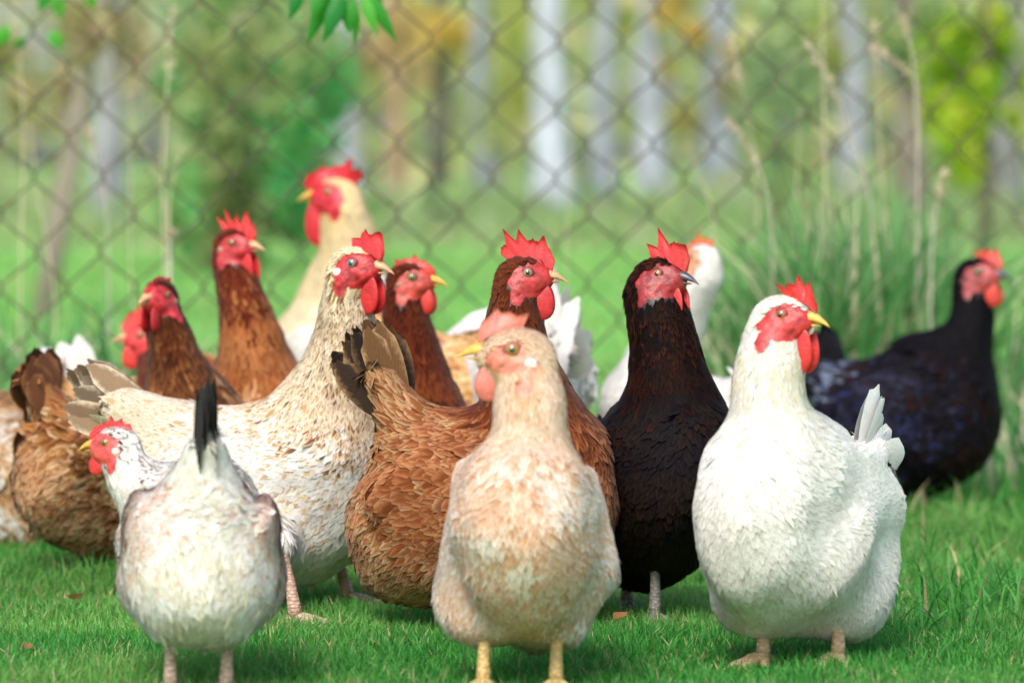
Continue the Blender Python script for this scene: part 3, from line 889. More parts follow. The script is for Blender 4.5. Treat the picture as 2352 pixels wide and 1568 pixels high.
    ax = [axis(lo[i], hi[i], co, max(hp[i] - hr, lo[i] + co), min(hp[i] + hr, hi[i] - co), fi) for i in range(3)]
    G = np.stack(np.meshgrid(*ax, indexing='ij'), -1).astype(np.float32)
    D = sdf_all(prims, G)
    def ruffle(p):
        far_h = np.clip((np.linalg.norm(p - hp, axis=-1) - .06 * hs) / .06, 0, 1)
        return far_h * ((vnoise(p, 17, seed + 30) - .5) * (.014 if soft else .010) + (vnoise(p, 42, seed + 31) - .5) * .003)
    D = D + ruffle(G)
    V, Q = surface_nets(*ax, D)
    # region weights
    def regions(p):
        ds = []
        for q in prims:
            ds.append(sd_ell(p, q['c'], q['R'], q['r']) if q['t'] == 'e' else sd_rc(p, q['a'], q['b'], q['ra'], q['rb']))
        ds = np.stack(ds, 1)
        jit = (vnoise(p, 55, seed + 1)[:, None] - .5) * .006
        w = np.exp(-np.maximum(ds - ds.min(1, keepdims=True), 0) / .010)
        return w, ds
    flows = np.stack([q['flow'] for q in prims]); keys = [q['key'] for q in prims]
    regp = np.array([REG[k] for k in keys])
    def facemask(p, edge=1.0):
        q = (p - hp) @ RH / hs
        r = np.sqrt(((q[:, 0] - .008) / (.031 * face)) ** 2 + ((q[:, 2] + .005) / (.0235 * face)) ** 2)
        r = r + (vnoise(p, 190, seed + 8) - .5) * .22
        r = np.minimum(r, np.minimum(np.sqrt(((q[:, 0] + .0118) / .0095) ** 2 + ((q[:, 2] + .0255) / .0135) ** 2), np.sqrt(((q[:, 0] + .0172) / .0085) ** 2 + ((q[:, 2] + .0075) / .0075) ** 2)))
        r = np.minimum(r / edge, np.sqrt(((q[:, 0] - .001) / .0125) ** 2 + ((q[:, 2] - .0035) / .0112) ** 2))
        return (r < 1) & (q[:, 0] > -.03) & (np.abs(q[:, 1]) < .05) & (q[:, 0] < .06)
    def colour(p, w):
        keyset = list(dict.fromkeys(keys))
        kw = np.stack([w[:, [i for i, k in enumerate(keys) if k == kk]].sum(1) for kk in keyset], 1)
        kw = kw / kw.sum(1, keepdims=True)
        pick = (kw.cumsum(1) > g.random((len(p), 1))).argmax(1)
        cc = np.zeros((len(p), 3)); ee = np.zeros((len(p), 3))
        nz = np.clip(vnoise(p, 26, seed + 2) * 1.6 - .3 + g.normal(0, .16, len(p)), 0, .999)
        for i, kk in enumerate(keyset):
            m = pick == i
            opts = palette[kk]
            o = (nz[m] * len(opts)).astype(int)
            cc[m] = np.array([x[0] for x in opts])[o]; ee[m] = np.array([x[1] for x in opts])[o]
        v = g.uniform(.86, 1.1, (len(p), 1))
        return cc * v, ee * v
    w, _ = regions(V)
    bc, _e = colour(V, w)
    sk = lin(skin) * np.array([1.0, 1.0, .72])
    fm = facemask(V)
    bc = bc * .9
    bc[fm] = sk * g.uniform(.9, 1.05, (fm.sum(), 1))
    root = link(name, None, loc=root_loc, label=label, category=category, group=group)
    dn = (vnoise(V, 150, seed + 3) - .5) + .6 * (vnoise(V, 330, seed + 4) - .5)
    V[fm] += hl * (np.sign((V[fm] - hp) @ hl) * dn[fm] * .0020 * hs)[:, None]
    bc[fm] *= (1 + 1.0 * dn[fm])[:, None]
    link("body", build_mesh("body", V - root_loc, Q, None, {"Col": rgba(bc)}), M_BODY, root)
    FM = M_GLOSS if gloss else M_SOFT if soft and soft < .8 else M_FEATHER
    # plumage
    va, vb, vc, vd = V[Q[:, 0]], V[Q[:, 1]], V[Q[:, 2]], V[Q[:, 3]]
    fn = np.cross(vc - va, vd - vb); area = np.linalg.norm(fn, axis=1) * .5
    vn = np.zeros_like(V)
    for j in range(4): np.add.at(vn, Q[:, j], fn)
    vn = unit(vn)
    n_c = (26000, 38000, 110000)[qual] * (2 if soft else 1)
    # oversample the head and neck
    cen = (va + vc) / 2
    boost = 1 + 3 * np.exp(-(np.linalg.norm(cen - hp, axis=1) / .07) ** 2)
    pr = area * boost; pr /= pr.sum()
    fi_ = g.choice(len(Q), n_c, p=pr)
    a_, b_ = g.random((n_c, 1)), g.random((n_c, 1))
    def bil(A): return (A[Q[fi_, 0]] * (1 - a_) + A[Q[fi_, 1]] * a_) * (1 - b_) + (A[Q[fi_, 3]] * (1 - a_) + A[Q[fi_, 2]] * a_) * b_
    p = bil(V); N = unit(bil(vn))
    w, _ = regions(p)
    wn_ = w / w.sum(1, keepdims=True)
    par = wn_ @ regp
    flow = wn_ @ flows
    sc = (0.5 * S + 0.5) * (1.0, 1.12, 1.3)[2 - qual]
    sf = soft if soft else 1.0
    sp = par[:, 2] * sc * (sf ** .8)
    cls = np.array([.0034, .0042, .0058, .0075, .0095, .0115, .014])
    ci = np.abs(np.log(sp[:, None] / cls)).argmin(1)
    keep = np.zeros(n_c, bool)
    for c in range(len(cls)):
        ids = np.nonzero(ci == c)[0]
        if not len(ids): continue
        cell = np.floor(p[ids] / cls[c] + g.random(3)).astype(np.int64)
        h = cell[:, 0] * 73856093 ^ cell[:, 1] * 19349663 ^ cell[:, 2] * 83492791
        _, first = np.unique(h, return_index=True)
        keep[ids[first]] = True
    keep &= ~facemask(p, np.where(g.random(n_c) < .5, g.uniform(.93, 1.10, n_c), 1.0))
    keep &= sdf_all(prims, p) > -.02
    p, N, w, par, flow = p[keep], N[keep], w[keep], par[keep], flow[keep]
    n = len(p)
    fl = par[:, 3]
    T = unit(flow + g.normal(0, 1, (n, 3)) * (.07 + .16 * fl)[:, None])
    cc, ee = colour(p, w)
    L = par[:, 0] * sc * g.uniform(.75, 1.25, n) * (sf ** .5); W = par[:, 1] * sc * g.uniform(.7, 1.25, n) * wscale * sf
    lift = (.045 if not soft else .012) + (.12 if not soft else .05) * fl * g.random(n) + g.normal(0, .014 if not soft else .010, n); bend = (.045 if not soft else .014) + 0 * fl
    ruff = g.random(n) < .012
    lift = lift + ruff * g.uniform(.05, .22, n)
    nc, nrw = ((5, 4), (3, 4), (3, 3))[2 - qual]
    if soft: nc, nrw = 3, (3, 3, 4)[qual]
    fv, fq, fc, fe, fu, fnn = feathers(p, N, T, L, W, lift, bend, cc, ee, g.random(n), nc, nrw, .10, gen=g, tipw=.16 if soft else .48)
    # lay the vanes along the body so they hug it instead of standing off its curve
    dd = sdf_all(prims, fv) + ruffle(fv)
    ww = .9 if soft else .55
    hug = ww * (dd - (.0008 + (.0022 if soft else .004) * fu[:, 1])) * np.repeat(~ruff, nc * nrw)
    fv = fv - fnn * np.clip(hug, -.006, .02)[:, None]
    link("plumage", build_mesh("plumage", fv - root_loc, fq, None, {"Col": fc, "Edge": fe, "fuv": fu, "lie": fnn}), FM, root, kind='stuff')

    # tail
    if tail:
        tipc = tail.get('tip')
        tr = link("tail", None, None, root)
        nT = tail.get('n', 5); TL = tail.get('len', .125) * S; TW = tail.get('w', .036) * S; spread = math.radians(tail.get('spread', 44))
        opts = [(lin(x), lin(y)) for x, y in tail['cols']]
        coverts = []
        for s in (1, -1):
            for i in range(nT):
                f = i / (nT - 1) if nT > 1 else .5
                ang = (f - .5) * spread
                dv = unit(tdw * math.cos(ang) + unit(np.cross(Lf, tdw)) * -math.sin(ang) + Lf * s * (tail.get('tent', .06) + tail.get('open', .10) * f))
                nn = unit(Lf * s + np.cross(dv, Lf) * .15 * s + g.normal(0, .05, 3))
                pp = tb - tdw * .03 * S + Lf * s * (.004 + tail.get('thick', .012) * f) * S + np.cross(Lf, tdw) * (-(f - .5)) * .03 * S
                o = opts[g.integers(len(opts))]
                if tipc and i >= nT - 2: o = (lin(tipc[0]), lin(tipc[1]))
                v_, q_, c_, e_, u_, n_ = feathers(pp[None], nn[None], dv[None], np.array([TL * g.uniform(.88, 1.08) * (1 - .25 * abs(f - tail.get('peak', .35)))]), np.array([TW]),
                                              np.array([.05]), np.array([.10]), o[0][None], o[1][None], np.array([g.random()]), 7, 9, .05, .12, g)
                n_ = unit(n_ + np.array([0, 0, .55]))  # shading normals tipped upward so tails look more brightly lit
                link("tail_feather", build_mesh("tail_feather", v_ - root_loc, q_, None, {"Col": c_, "Edge": e_, "fuv": u_, "lie": n_}), FM, tr)
    # wings: flight feathers along the lower edge
    if wing:
        for s in (1, -1):
            wr = link("wing", None, None, root)
            opts = palette.get('flight', palette['wing'])
            for i in range(8):
                f = i / 7
                pp = B(.03 - .05 * f, s * (.101 - .004 * f), -.030 + .050 * f)
                dv = unit(RB @ np.array([-1, -s * .10, -.12 + .16 * f])); nn = unit(RB @ np.array([-.1, s, -.12 + .15 * f]))
                o = opts[g.integers(len(opts))]
                v_, q_, c_, e_, u_, n_ = feathers(pp[None], nn[None], dv[None], np.array([.125 * S * g.uniform(.92, 1.05)]), np.array([.030 * S]), np.array([.03]), np.array([.06]),
                                              o[0][None], o[1][None], np.array([g.random()]), 5, 8, .06, .2, g)
                link("flight_feather", build_mesh("flight_feather", v_ - root_loc, q_, None, {"Col": c_, "Edge": e_, "fuv": u_, "lie": n_}), FM, wr)
    # head parts
    cm = lin(comb_h) * np.array([1.0, .95, .62])
    def skinobj(nm, V_, Q_, T_, base):
        colr = base * (0.85 + .3 * vnoise(V_, 220, seed + 5))[:, None]
        link(nm, build_mesh(nm, V_ - root_loc, Q_, T_, {"Col": rgba(colr)}), M_COMB, root)
    if comb:
        n_s = comb.get('n', 6); Hc = comb.get('h', .034); lean = comb.get('lean', 0); wav = comb.get('wave', .002); l0, l1 = comb.get('span', (.034, -.026))
        NS = n_s * 8 + 1
        tq = np.linspace(0, 1, NS)
        bx = l0 + (l1 - l0) * tq; bz = .006 + .017 * np.sin(np.pi * (.10 + .62 * tq)) 
        saw = np.abs(((tq * n_s) % 1) - .5) * 2          # 1 at the dips, 0 at the points
        pw = 1 - saw ** .7 * np.interp(tq, [0, .28, .42], [.05, .35, 1.0]) * comb.get('cut', .5)
        env = np.interp(tq, [0, .12, .35, .6, .85, 1], comb.get('env', [.22, .5, .8, 1.0, .9, .55]))
        spk = np.arange(NS) // 8
        env = env * (1 + .24 * np.sin(spk * 2.3 + seed) * np.sin(tq * n_s * np.pi) ** 2)
        hgt = Hc * env * pw
        ang = np.interp(tq, [0, .5, 1], [math.radians(72), math.radians(100), math.radians(140)])
        rows = []
        for f, th in ((-.35, .0058), (.0, .0056), (.35, .0036), (.7, .0024), (1.0, .0007)):
            x = bx + np.cos(ang) * hgt * f; z = bz + np.sin(ang) * hgt * f if f >= 0 else bz + f * .012
            y = lean * np.maximum(f, 0) ** 1.4 * hgt * 1.0 + wav * np.sin(tq * 9 + seed) * max(f, 0)
            zz = z - abs(lean) * .35 * np.maximum(f, 0) ** 2 * hgt
            rows.append((x, y, zz, th * (0.6 + .4 * np.sin(np.pi * np.clip(tq * .9 + .05, 0, 1)))))
        Vc = []
        for sgn in (1, -1):
            for x, y, z, th in rows:
                Vc.append(np.stack([x, y + sgn * th * .9, z], 1))
        nR = len(rows); Vc = np.concatenate(Vc)
        Qc = []
        for side in (0, 1):
            o = side * nR * NS
            for r in range(nR - 1):
                for i in range(NS - 1):
                    q = [o + r * NS + i, o + r * NS + i + 1, o + (r + 1) * NS + i + 1, o + (r + 1) * NS + i]
                    Qc.append(q if side else q[::-1])
        o2 = nR * NS
        for i in range(NS - 1):
            r = (nR - 1) * NS
            Qc.append([r + i, r + i + 1, o2 + r + i + 1, o2 + r + i])
        for r in range(nR - 1):
            for i in (0, NS - 1):
                q = [r * NS + i, (r + 1) * NS + i, o2 + (r + 1) * NS + i, o2 + r * NS + i]
                Qc.append(q if i else q[::-1])
        Vw = hp + (Vc * hs) @ RH.T
        skinobj("comb", Vw, np.array(Qc), None, cm)
    for s in (1, -1):
        if wattle > 0:
            def dfm(v):
                o = v.copy(); k = 1 + .28 * (-v[:, 2]); o[:, 0] *= k; o[:, 1] *= k; o[:, 1] += .25 * np.sin(v[:, 0] * 2 + seed) * (v[:, 2] < .3); return o
            a2 = math.radians(14)
            Rl = RH @ np.array([[math.cos(a2), 0, math.sin(a2)], [0, 1, 0], [-math.sin(a2), 0, math.cos(a2)]])
            V_, Q_, T_ = sphere(H(.0198, s * .0098, -.015 - .0175 * wattle), np.array([.0152 * wattle ** .5, .0038, .0205 * wattle]) * hs, Rl, 18, 12, dfm)
            skinobj("wattle", V_, Q_, None, cm * .92)
        white_ear = lobe != 'skin' and lin(lobe).min() > .5
        lc = sk * 1.1 if lobe == 'skin' or white_ear else lin(lobe)
        a3 = math.radians(-24)
        Rl = RH @ np.array([[math.cos(a3), 0, math.sin(a3)], [0, 1, 0], [-math.sin(a3), 0, math.cos(a3)]])
        V_, Q_, T_ = sphere(H(-.0118, s * .0222, -.0255), np.array([.0078, .0042, .0122]) * hs, Rl, 16, 12)
        skinobj("earlobe", V_, Q_, None, lc)
        ec = lin(lobe) if white_ear else (lin('2e2a30') if gloss else lin('a47a64'))
        V_, Q_, T_ = sphere(H(-.0172, s * (.0232 if white_ear else .0208), -.0075), (np.array([.0068, .0036, .0060]) if white_ear else np.array([.0066, .0040, .0058])) * hs, RH, 14, 10)
        skinobj("ear_tuft", V_, Q_, None, ec)
        V_, Q_, T_ = sphere(H(.001, s * .0178, .004), np.array([.0098, .0038, .0088]) * hs, RH, 18, 10)
        skinobj("eyelid", V_, Q_, None, sk * np.array([.55, .5, .5]))
        eR = RH @ np.array([[1, 0, 0], [0, 1, 0], [0, 0, 1.0]])
        V_, Q_, T_ = sphere(H(.0012, s * .0180, .0042), np.array([.0071, .0056, .0067]) * hs, RH, 18, 12)
        eo = link("eye", build_mesh("eye", V_ - root_loc, Q_), eye_mat(eye), root)
        V_, Q_, T_ = sphere(H(.0017, s * .0212, .0043), np.array([.0035, .0030, .0035]) * hs, RH, 14, 10)
        link("pupil", build_mesh("pupil", V_ - root_loc, Q_), M_PUPIL, eo)
    # beak
    bm = {'t': M_BEAK_T, 'y': M_BEAK_Y, 'd': M_BEAK_D}[beak]
    bp = []
    for kind in (0, 1):
        xs = np.linspace(0, 1, 8); V_ = []
        for q in xs:
            if kind == 0:
                x = .020 + .034 * q; zc = .0005 - .0100 * q ** 2.4; hw = .0092 * (1 - q ** 1.7) + .0006; hh = .0088 * (1 - q ** 1.9) + .0007
            else:
                x = .020 + .0235 * q; zc = -.0056 - .0028 * q; hw = .0080 * (1 - q ** 1.8) + .0005; hh = .0042 * (1 - q ** 1.6) + .0005
            for k in range(10):
                a_ = 2 * math.pi * k / 10
                zz = math.sin(a_) * hh
                if kind == 0 and zz < 0: zz *= .45
                if kind == 1 and zz > 0: zz *= .45
                V_.append([x, math.cos(a_) * hw, zc + zz])
        V_ = hp + (np.array(V_) * hs) @ RH.T
        Q_ = [[i * 10 + k, (i + 1) * 10 + k, (i + 1) * 10 + (k + 1) % 10, i * 10 + (k + 1) % 10] for i in range(7) for k in range(10)]
        T_ = [[70, 70 + k, 70 + (k + 1) % 10] for k in range(1, 9)]
        bp.append((V_, np.array(Q_), np.array(T_)))
    V_, Q_, T_ = merge(bp)
    link("beak", build_mesh("beak", V_ - root_loc, Q_, T_), bm, root)
    # legs
    for hj, gp in lg:
        ank = gp + up * .016
        q = np.linspace(0, 1, 7)[:, None]
        sh = hj + up * .012 + (ank - hj - up * .012) * q + F0 * (.004 * np.sin(q * math.pi))
        parts = [tube(sh, np.array([.0105, .0090, .0074, .0070, .0072, .0084, .009]) * S, 10)]
        for an, ln in ((0, .062), (34, .050), (-34, .050), (172, .026)):
            an = math.radians(an); dv = F0 * math.cos(an) + Lf * math.sin(an)
            q = np.linspace(0, 1, 7)[:, None]
            tp = ank + dv * ln * S * q + up * (np.interp(q, [0, .2, .6, .85, 1], [0, .001, -.006, -.007, -.012]))
            parts.append(tube(tp, np.array([.0085, .0075, .0070, .0058, .0056, .0032, .0008]) * S, 8))
        V_, Q_, T_ = merge(parts)
        link("leg", build_mesh("leg", V_ - root_loc, Q_, T_), leg_mat(leg_h), root)
    return root

# palettes ---------------------------------------------------------------
W1, W2, W3, CR = 'eae7e2', 'f2f0ec', 'dedad0', 'e4d9bf'
P_WHITE = pal(neck=[('e6d9b8', 'f1ead6'), (W1, W2), ('dccfae', 'efe6cf')], hackle=[(W1, W2), ('e3d6b6', W2), (W1, W2)], head=[(W1, W2), ('e9e0c6', W2)],
              breast=[(W1, W2), (W2, W2), (W3, W2)], back=[(W1, W2), (W2, W2)], fluff=[(W1, W2), (W3, W2), ('ddd8c8', W1)])
P_PURE = pal(neck=[(W1, W2)], breast=[(W1, W2), (W2, W2)], back=[(W1, W2)], fluff=[(W1, W2), ('e2ddd0', W2)])
P_REAR = pal(neck=[('3a3230', 'eae4da'), ('554a44', W1), (W1, W2)], head=[(W1, W2)], hackle=[(W1, W2), ('4a403c', W1), (W1, W2), ('d9cbb6', W1)], breast=[(W1, W2)],
             back=[(W1, W2), ('e2d6c6', W1), ('dcb9a4', W1)], rump=[(W1, W2), ('e0dccc', W1), ('d8d2bc', W1)], wing=[('d2a48e', 'e4c8ba'), ('dcb4a2', 'ead2c6'), ('e2c4b4', W1)],
             fluff=[(W1, W2), ('e4e0d2', W2), ('cfc6a8', 'e4decb'), ('dad2b8', W1), (W1, W2)], thigh=[('d9cfbc', W1), (W1, W2)])
P_SPECK = pal(neck=[('7c5636', 'e0cdb0'), ('946a44', 'e6d6bc'), ('b88c5c', 'ead9bf'), ('6c4c36', 'd8c4a6'), ('c9a878', 'ece0cc')], head=[('eadcb4', 'f0e6c6'), ('e4d2a4', 'efe4c4')],
              hackle=[('9a6c42', 'e6d2b4'), ('b58656', 'ecdcc4'), ('8a6040', 'e2ceb0'), ('c9a272', 'eee0ca')], breast=[(W1, W2), (W2, W2), ('dfcdb2', W1)],
              back=[('c8a67c', 'ecdfcc'), ('d8be98', 'f0e6d8'), ('e4d4bc', W2)], wing=[(W1, W2), (W2, W2), ('d2b492', W1), (W1, W2), (W1, W2)], rump=[('d2b692', 'ece0cc'), ('c6a884', 'eadcc6')],
              fluff=[(W1, W2), ('ece7d8', W2), ('e8e0ca', W2)], flight=[('8a6248', 'e0cdb6'), ('a97b58', W1), (W1, W2), ('dfd0bc', W2)])
P_RED = pal(neck=[('4a1d0d', '763619'), ('562613', '80401f'), ('3a160b', '642c15')], head=[('58281a', '74381f')], hackle=[('612b16', '92542e'), ('502210', '7c4324')],
            breast=[('8c4e2c', 'b07248'), ('9a5a34', 'b97c54')], back=[('7c4224', 'b07850'), ('8a4e2c', 'bc885e'), ('6e381b', 'a06640')],
            wing=[('884a28', 'ae7048'), ('955432', 'ba8058'), ('7c4224', 'a4683e')], rump=[('8c5632', 'c09870'), ('804a2b', 'b68a60')],
            fluff=[('8e5a38', 'bc906a'), ('9a6844', 'c6a07c'), ('80502f', 'ae8058')], flight=[('74401f', 'a06838'), ('663820', '925a32')])
P_DRED = pal(neck=[('3c140a', '642a16'), ('4a1a0e', '74341c')], hackle=[('3e160a', '6e3018'), ('552412', '84421f')], breast=[('5a2a18', '8a4c2c'), ('4a2012', '7a3e22')],
             back=[('8a4a28', 'b27446'), ('6a3820', '96603a')], fluff=[('5c3422', '86583c'), ('4c2a1c', '70482f')])
P_BRBUFF = pal(neck=[('4a180c', '74301a'), ('5a2212', '823c20')], hackle=[('8a4a28', 'b0703e'), ('9a582f', 'ba7c4c')], breast=[('c48c5c', 'deb084'), ('d09a6a', 'e6bc92')],
               back=[('8a4a28', 'b27446'), ('a05c34', 'c08652')], fluff=[('b98052', 'd4a67a')])
P_HEN5 = pal(neck=[('34180c', '562a15'), ('42200f', '66341a')], hackle=[('4c2814', '7a4a28'), ('5c341c', '8a5832')], breast=[('9a6436', 'c2905e'), ('8a5228', 'b67e4c')],
             back=[('8e562e', 'c59a70'), ('a56c3e', 'd0a884')], fluff=[('8e5c38', 'b98a62')])
P_BROWN2 = pal(neck=[('6a3a20', '94603a')], breast=[('8a5630', 'b98658')], back=[('7a4420', 'a8713e'), ('94602e', 'c8a070'), ('5c3018', '8c5a34'), ('a8744a', 'd6b88e')],
               rump=[('7a4826', 'a87848'), ('94542c', 'b9804e')], fluff=[('9c6840', 'c49872'), ('a87850', 'd0ac88'), ('8a5834', 'b48660')])
P_LBROWN = pal(neck=[('8a5a34', 'b08a60')], breast=[('9c7048', 'c8a480')], back=[('a5764c', 'ccaa86'), ('c9b49a', W1), ('b08a62', 'd8bc9a')], fluff=[('8e6444', 'b8926e'), ('b09070', 'd8c4ae'), ('cbb8a4', W1)])
P_BUFFBIRD = pal(neck=[('b5824e', 'd2a878')], breast=[('c29460', 'deb888')], back=[('b07a44', 'd2a26c'), ('c48e56', 'dfb684')], fluff=[('b88654', 'd8b084')])
P_GOLD = pal(neck=[('c48c50', 'e2b880')], breast=[('d8a868', 'efcf9c')], back=[('b06c3c', 'd6a070'), ('d09a5c', 'ecc890'), ('e0b478', 'f2d8a8'), ('a86a50', 'cf9c7c')], fluff=[('d8b078', 'eed2a4')])
P_ROO = pal(neck=[('ecd09c', 'f2deb4'), ('e6c68e', 'efd8ac')], head=[('ead098', 'f0dcb0')], hackle=[('eed6a8', 'f4e4c4'), ('eacf9c', 'f2deb6')], breast=[(W1, W2)], back=[(W1, W2), ('e9dcc0', W2)], fluff=[(W1, W2)])
P_BUFF = pal(neck=[('dcb698', 'e8cfb8'), ('e2c6ac', 'ecdac8'), ('d0a884', 'e2c6aa')], head=[('e2c4a8', 'ead4be'), ('dcb896', 'e6ccb4')], hackle=[('deba9c', 'e9d2bf'), ('d4a988', 'e4c6ac')],
             breast=[('d09c7a', 'e4c4ac'), ('dab294', 'ead6c6'), ('c4906c', 'dcb494'), ('e2cbb8', 'efe6de')], back=[('d4a686', 'e4c8b2'), ('dab69a', 'ead6c4')],
             wing=[('d4a686', 'e6cfba'), ('dcbca4', W1)], fluff=[('c4946e', 'dab694'), ('cca280', 'e2c4aa'), ('dabea6', 'eadacc')], thigh=[(W1, W2), ('e0ccbc', W2), ('cfa888', 'e4d0bc'), ('c89c78', 'dfc4a8')])
P_BLACK = pal(neck=[('140c0a', '2e180e'), ('100a0a', '1c100c'), ('180d0a', '4a2212'), ('100a0a', '20120e'), ('100a0a', '18100e')], head=[('1a0f0c', '34180c'), ('201210', '50260f')], hackle=[('120b0b', '2a140e'), ('140c0b', '38190e'), ('0e0a0b', '1c1212')],
              breast=[('120e10', '1e181a'), ('16110f', '261c18')], back=[('120f12', '1e191d'), ('17110f', '2c1e18')], fluff=[('100c0c', '1c1616'), ('161010', '241a16')])
P_BLACK2 = pal(neck=[('0f0d10', '18161a')], breast=[('120f14', '201a22'), ('191012', '2c1c1c')], back=[('131217', '201e28'), ('121016', '1d1a24'), ('1e1418', '33221f')],
               wing=[('171826', '30345a'), ('131219', '242336'), ('1c1a24', '36364c')], rump=[('15131a', '2b2b3e'), ('3c4458', '7c88a0')], fluff=[('0d0b0d', '181416')])  # bluish sheen of the black wing is put into its feather colours

RED = dict
chicken("hen", "pale brown and white hen cut off by the left picture edge", 7.0, (12, 1080), 118, (-150, 1000), 120, palette=P_LBROWN, qual=0, seed=1, S=.98,
        tail=dict(cols=[(W1, W2)], len=.10, spread=40), wing=False, comb=dict())
chicken("hen", "brown hen with raised tail and head down, right of the cut off hen", 6.5, (236, 1100), 50, (360, 1240), 20, -50, palette=P_BROWN2, qual=1, seed=2, S=.88, tilt=-20, hd=.2,
        tail=dict(cols=[('5c3620', '94643e'), ('7a4a2a', 'a8744a'), ('6c4228', '9a683e')], len=.10, spread=34, dir=(-.66, .2, .75), w=.06, n=6), comb=dict(), rumplen=1.25)
chicken("hen", "buff hen showing a white tail above the brown raised tail", 7.2, (372, 985), 16, (560, 1110), 60, -40, palette=P_BUFFBIRD, qual=0, seed=3, S=.95,
        tail=dict(cols=[(W1, W2), (W2, W2)], len=.125, spread=48, dir=(-.45, 0, .88), w=.05), rumplen=.8, wing=False, comb=dict())
chicken("hen", "hen whose red comb and face peek out behind the dark hen facing the camera", 7.2, (450, 985), -115, (328, 775), 180, palette=P_DRED, qual=0, seed=4, S=.92,
        comb=dict(h=.04), comb_h='e0424c', skin='d83c48', tail=None, wing=False, neck_r=(.06, .03))
chicken("hen", "dark brown hen facing the camera between the red face and the brown neck", 6.6, (462, 1030), -100, (362, 683), -118, palette=P_HEN5, qual=1, seed=5, S=.98, hd=-.06,
        comb=dict(h=.014, n=5, lean=.3, cut=.3), comb_h='d8344a', skin='c83446', tail=None, wing=False, lobe='c84a56', beak='t', neck_ctrl=(.0, 0, .0))
chicken("hen", "tall hen with dark brown neck, buff breast and spiky comb, left of the cockerel", 6.8, (562, 985), -68, (545, 563), -32, palette=P_BRBUFF, qual=1, seed=6, S=.98, hd=-.04,
        comb=dict(h=.040, n=5, cut=.75), comb_h='e0303e', skin='b83040', lobe='b8665a', tail=None, wing=False, wattle=1.35, beak='t')
chicken("rooster", "tall cream necked cockerel with large red comb at the back", 7.6, (800, 870), 110, (763, 448), 168, palette=P_ROO, qual=1, soft=.8, seed=7, S=1.12, hd=.02, hs=1.22,
        comb=dict(h=.030, n=5, cut=.35, wave=.006, span=(.040, -.038)), comb_h='cf1f3e', skin='c8203c', lobe='f0dcd8', beak='y', tail=dict(cols=[(W1, W2)], len=.14), wing=False, wattle=1.6, neck_r=(.092, .044), neck_ctrl=(-.03, -.03, .02))
chicken("hen", "cream hen with brown speckled neck and grey brown tail, behind the black tailed hen", 6.0, (595, 1120), -2, (822, 612), -28, palette=P_SPECK, qual=2, seed=8, S=1.12, tilt=10, hd=-.03, hs=1.08,
        comb=dict(h=.036, n=3, cut=.5, env=[.2, .6, .9, 1, .5, .2], span=(.036, -.006), lean=.1), comb_h='d02a3c', skin='b82a38', lobe='f0ece6', beak='t', eye='8fa09a',
        tail=dict(cols=[('7a644e', 'd8c4a6'), ('6c5c4c', 'cfc0aa'), ('957c62', 'e2d2ba')], len=.115, spread=24, dir=(-.82, 0, .57), w=.036, n=7, x=.045, z=.03), rumplen=1.3, soft=.78, legs=[(800, 1400), (680, 1448)], leg_h='c9a692', wattle=1.25, neck_r=(.080, .037), neck_ctrl=(.02, 0, -.01))
chicken("hen", "white hen seen from behind with upright black tail, head turned left", 5.1, (460, 1250), 97, (258, 1022), 158, palette=P_REAR, qual=2, seed=9, S=1.02, extra=[(462, 1322, -.10, (.086, .075, .074), 'fluff', (0, -.3, -1))], hd=.12, hs=.88, tilt=-5,
        comb=dict(h=.018, n=5, cut=.45), comb_h='e03a4a', skin='d8505a', lobe='e8cfc8', beak='y', tail=dict(cols=[('121212', '1c1a1a'), ('0e0e0e', '2a2624')], len=.125, spread=20, dir=(-.22, 0, .97), w=.032, open=.0, tent=.0, thick=.006, n=6, x=-.01, z=.012), rumplen=.85, legs=[(392, 1612), (520, 1612)], leg_h='b39c88', wattle=.7, neck_ctrl=(.0, .02, -.02), LWH=(1, .88, .80), hock=.092, thigh=(.056, .019), wing=True, soft=.7, rtip=.024)
chicken("hen", "chestnut hen with yellow beak and low comb behind the speckled hen", 6.5, (905, 1085), -50, (950, 643), -12, palette=P_DRED, qual=1, seed=10, S=1.0, hd=-.03,
        comb=dict(h=.016, n=5, cut=.4), comb_h='d83a3c', skin='b8423e', lobe='a85048', beak='y', eye='8f9a5a', tail=None, wing=False, neck_ctrl=(-.02, 0, .06))
chicken("hen", "golden buff hen with head down, mostly hidden behind the brown hens", 7.0, (1015, 905), -18, (1180, 1010), -20, -40, palette=P_GOLD, qual=0, seed=11, S=1.0, tilt=-12, tail=None, wing=False, comb=dict())
chicken("hen", "red brown hen in sharp focus in profile with tall spiky comb", 5.75, (1110, 1140), 2, (1213, 633), -6, palette=P_RED, qual=2, seed=12, S=1.03, LWH=(1, 1, 1.05), tilt=6, hs=1.0,
        comb=dict(h=.043, n=6, cut=.38), comb_h='d43446', skin='b8323a', lobe='c2524e', beak='t', eye='a9a07a',
        tail=dict(cols=[('2c221d', '86684a'), ('261e1a', '6e543c'), ('34281f', '9a7a56'), ('6a4c32', 'b08e66')], n=7, len=.125, spread=28, dir=(-.36, 0, .93), w=.042, x=.045, z=.022), rumplen=1.35, wattle=1.2, neck_r=(.072, .040), neck_ctrl=(-.03, 0, .02))
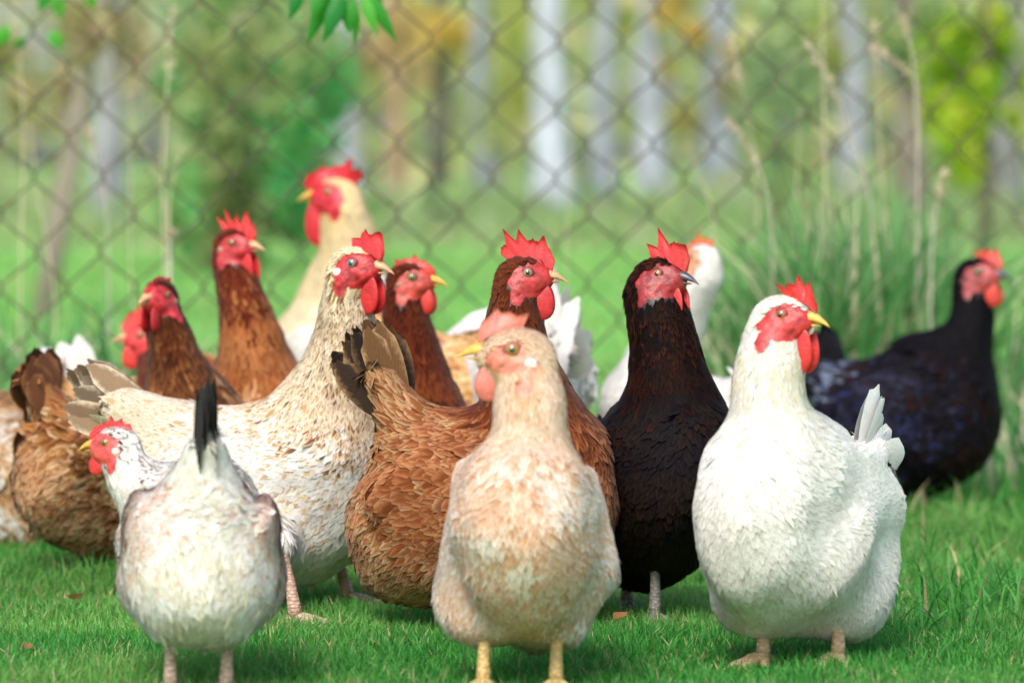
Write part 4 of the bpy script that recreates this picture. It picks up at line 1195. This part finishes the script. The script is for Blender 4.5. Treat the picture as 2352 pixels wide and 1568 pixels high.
chicken("hen", "pale buff hen in front facing the camera, head turned left", 5.1, (1213, 1208), -93, (1178, 812), -178, 6, palette=P_BUFF, qual=2, seed=13, S=1.06, LWH=(1, .81, 1.0), nexp=4.5, soft=.58, extra=[(1100, 1372, .0, (.050, .055, .056), 'thigh', (0, .2, -1)), (1276, 1372, .0, (.046, .055, .056), 'thigh', (0, .2, -1))], thigh=(.064, .026), hock=.092, face=.62, hd=-.05, hs=1.24, tilt=16,
        comb=dict(h=.024, n=4, cut=.3, span=(.034, .0)), comb_h='e0808c', skin='d8807a', lobe='f2eae4', beak='y', eye='b9923e', tail=None, legs=[(1277, 1602), (1110, 1602)], leg_h='d2b474', wattle=.85, neck_r=(.047, .039), nk=.018, neck_ctrl=(.02, .012, -.01))
chicken("hen", "white hen behind the red brown hen showing only its fanned tail", 7.0, (1168, 890), 115, (1185, 760), 100, palette=P_PURE, qual=0, seed=14, S=1.0, soft=.8, wing=False,
        tail=dict(cols=[(W1, W2), (W2, W2)], len=.15, spread=70, w=.05), comb=dict())
chicken("hen", "black hen with rusty neck feathers and red comb, right of the red brown hen", 5.85, (1510, 1084), -72, (1524, 636), -32, palette=P_BLACK, gloss=True, qual=2, seed=15, S=1.0, thigh=(.050, .014), LWH=(1, .94, 1.12), tilt=22, hd=-.06, hs=1.02,
        comb=dict(h=.040, n=4, cut=.46, span=(.036, -.012), env=[.3, .6, .9, 1, .8, .4]), comb_h='d43c4a', skin='962834', lobe='8a4a52', beak='d', eye='c98a3a', tail=None, legs=[(1503, 1446), (1440, 1414)], leg_h='7d7872', wattle=1.15, neck_r=(.060, .048), nexp=2.6, nk=.03, neck_ctrl=(.02, 0, .01))
chicken("hen", "white hen standing behind the black hen looking away", 7.0, (1565, 985), 120, (1608, 595), 130, palette=P_PURE, qual=1, seed=16, S=1.0, soft=.75, comb=dict(h=.02, n=5), comb_h='e8724a', skin='e0a090', wing=False, tail=None, neck_r=(.07, .036))
chicken("hen", "large white hen in the right foreground with red comb and wattles", 5.32, (1828, 1162), -122, (1808, 730), -30, palette=P_WHITE, qual=2, seed=17, S=1.10, LWH=(.92, .80, 1.08), nexp=3.4, soft=.62, face=.9, hock=.082, extra=[(1738, 1372, .0, (.050, .055, .050), 'thigh', (0, .2, -1)), (1950, 1340, .05, (.062, .07, .064), 'thigh', (.2, .2, -1))], thigh=(.062, .024), hd=-.05, hs=1.08, tilt=16,
        comb=dict(h=.030, n=5, cut=.45, span=(.038, .002), lean=-.15, wave=.004), comb_h='d83440', skin='c43440', lobe='e06068', beak='y', eye='b9763a',
        rumplen=1.35, tail=dict(cols=[(W2, W2), (W1, W2)], len=.10, spread=66, dir=(-.80, -.2, .60), w=.055, n=7, tip=('2a201c', 'cfc6bc')), legs=[(1925, 1540), (1752, 1540)], leg_h='d2b48c', wattle=1.3, neck_r=(.054, .044), nk=.025, neck_ctrl=(.02, 0, .0))
chicken("hen", "black hen standing in profile at the right edge by the tall grass", 7.62, (2085, 948), -10, (2252, 630), -24, palette=P_BLACK2, gloss=True, qual=1, seed=18, S=1.06, LWH=(.88, 1, 1.08), tilt=20, hs=1.12,
        comb=dict(h=.026, n=5, cut=.45, span=(.036, .0)), comb_h='d8484c', skin='a84450', lobe='c84a50', beak='d', eye='8a8a5a', tail=dict(cols=[('15141c', '3c4258'), ('101016', '262a38')], len=.11, spread=45, dir=(-.35, 0, .94), w=.045, x=.02), neck_r=(.076, .036), nexp=2.6, neck_ctrl=(.045, 0, -.03))
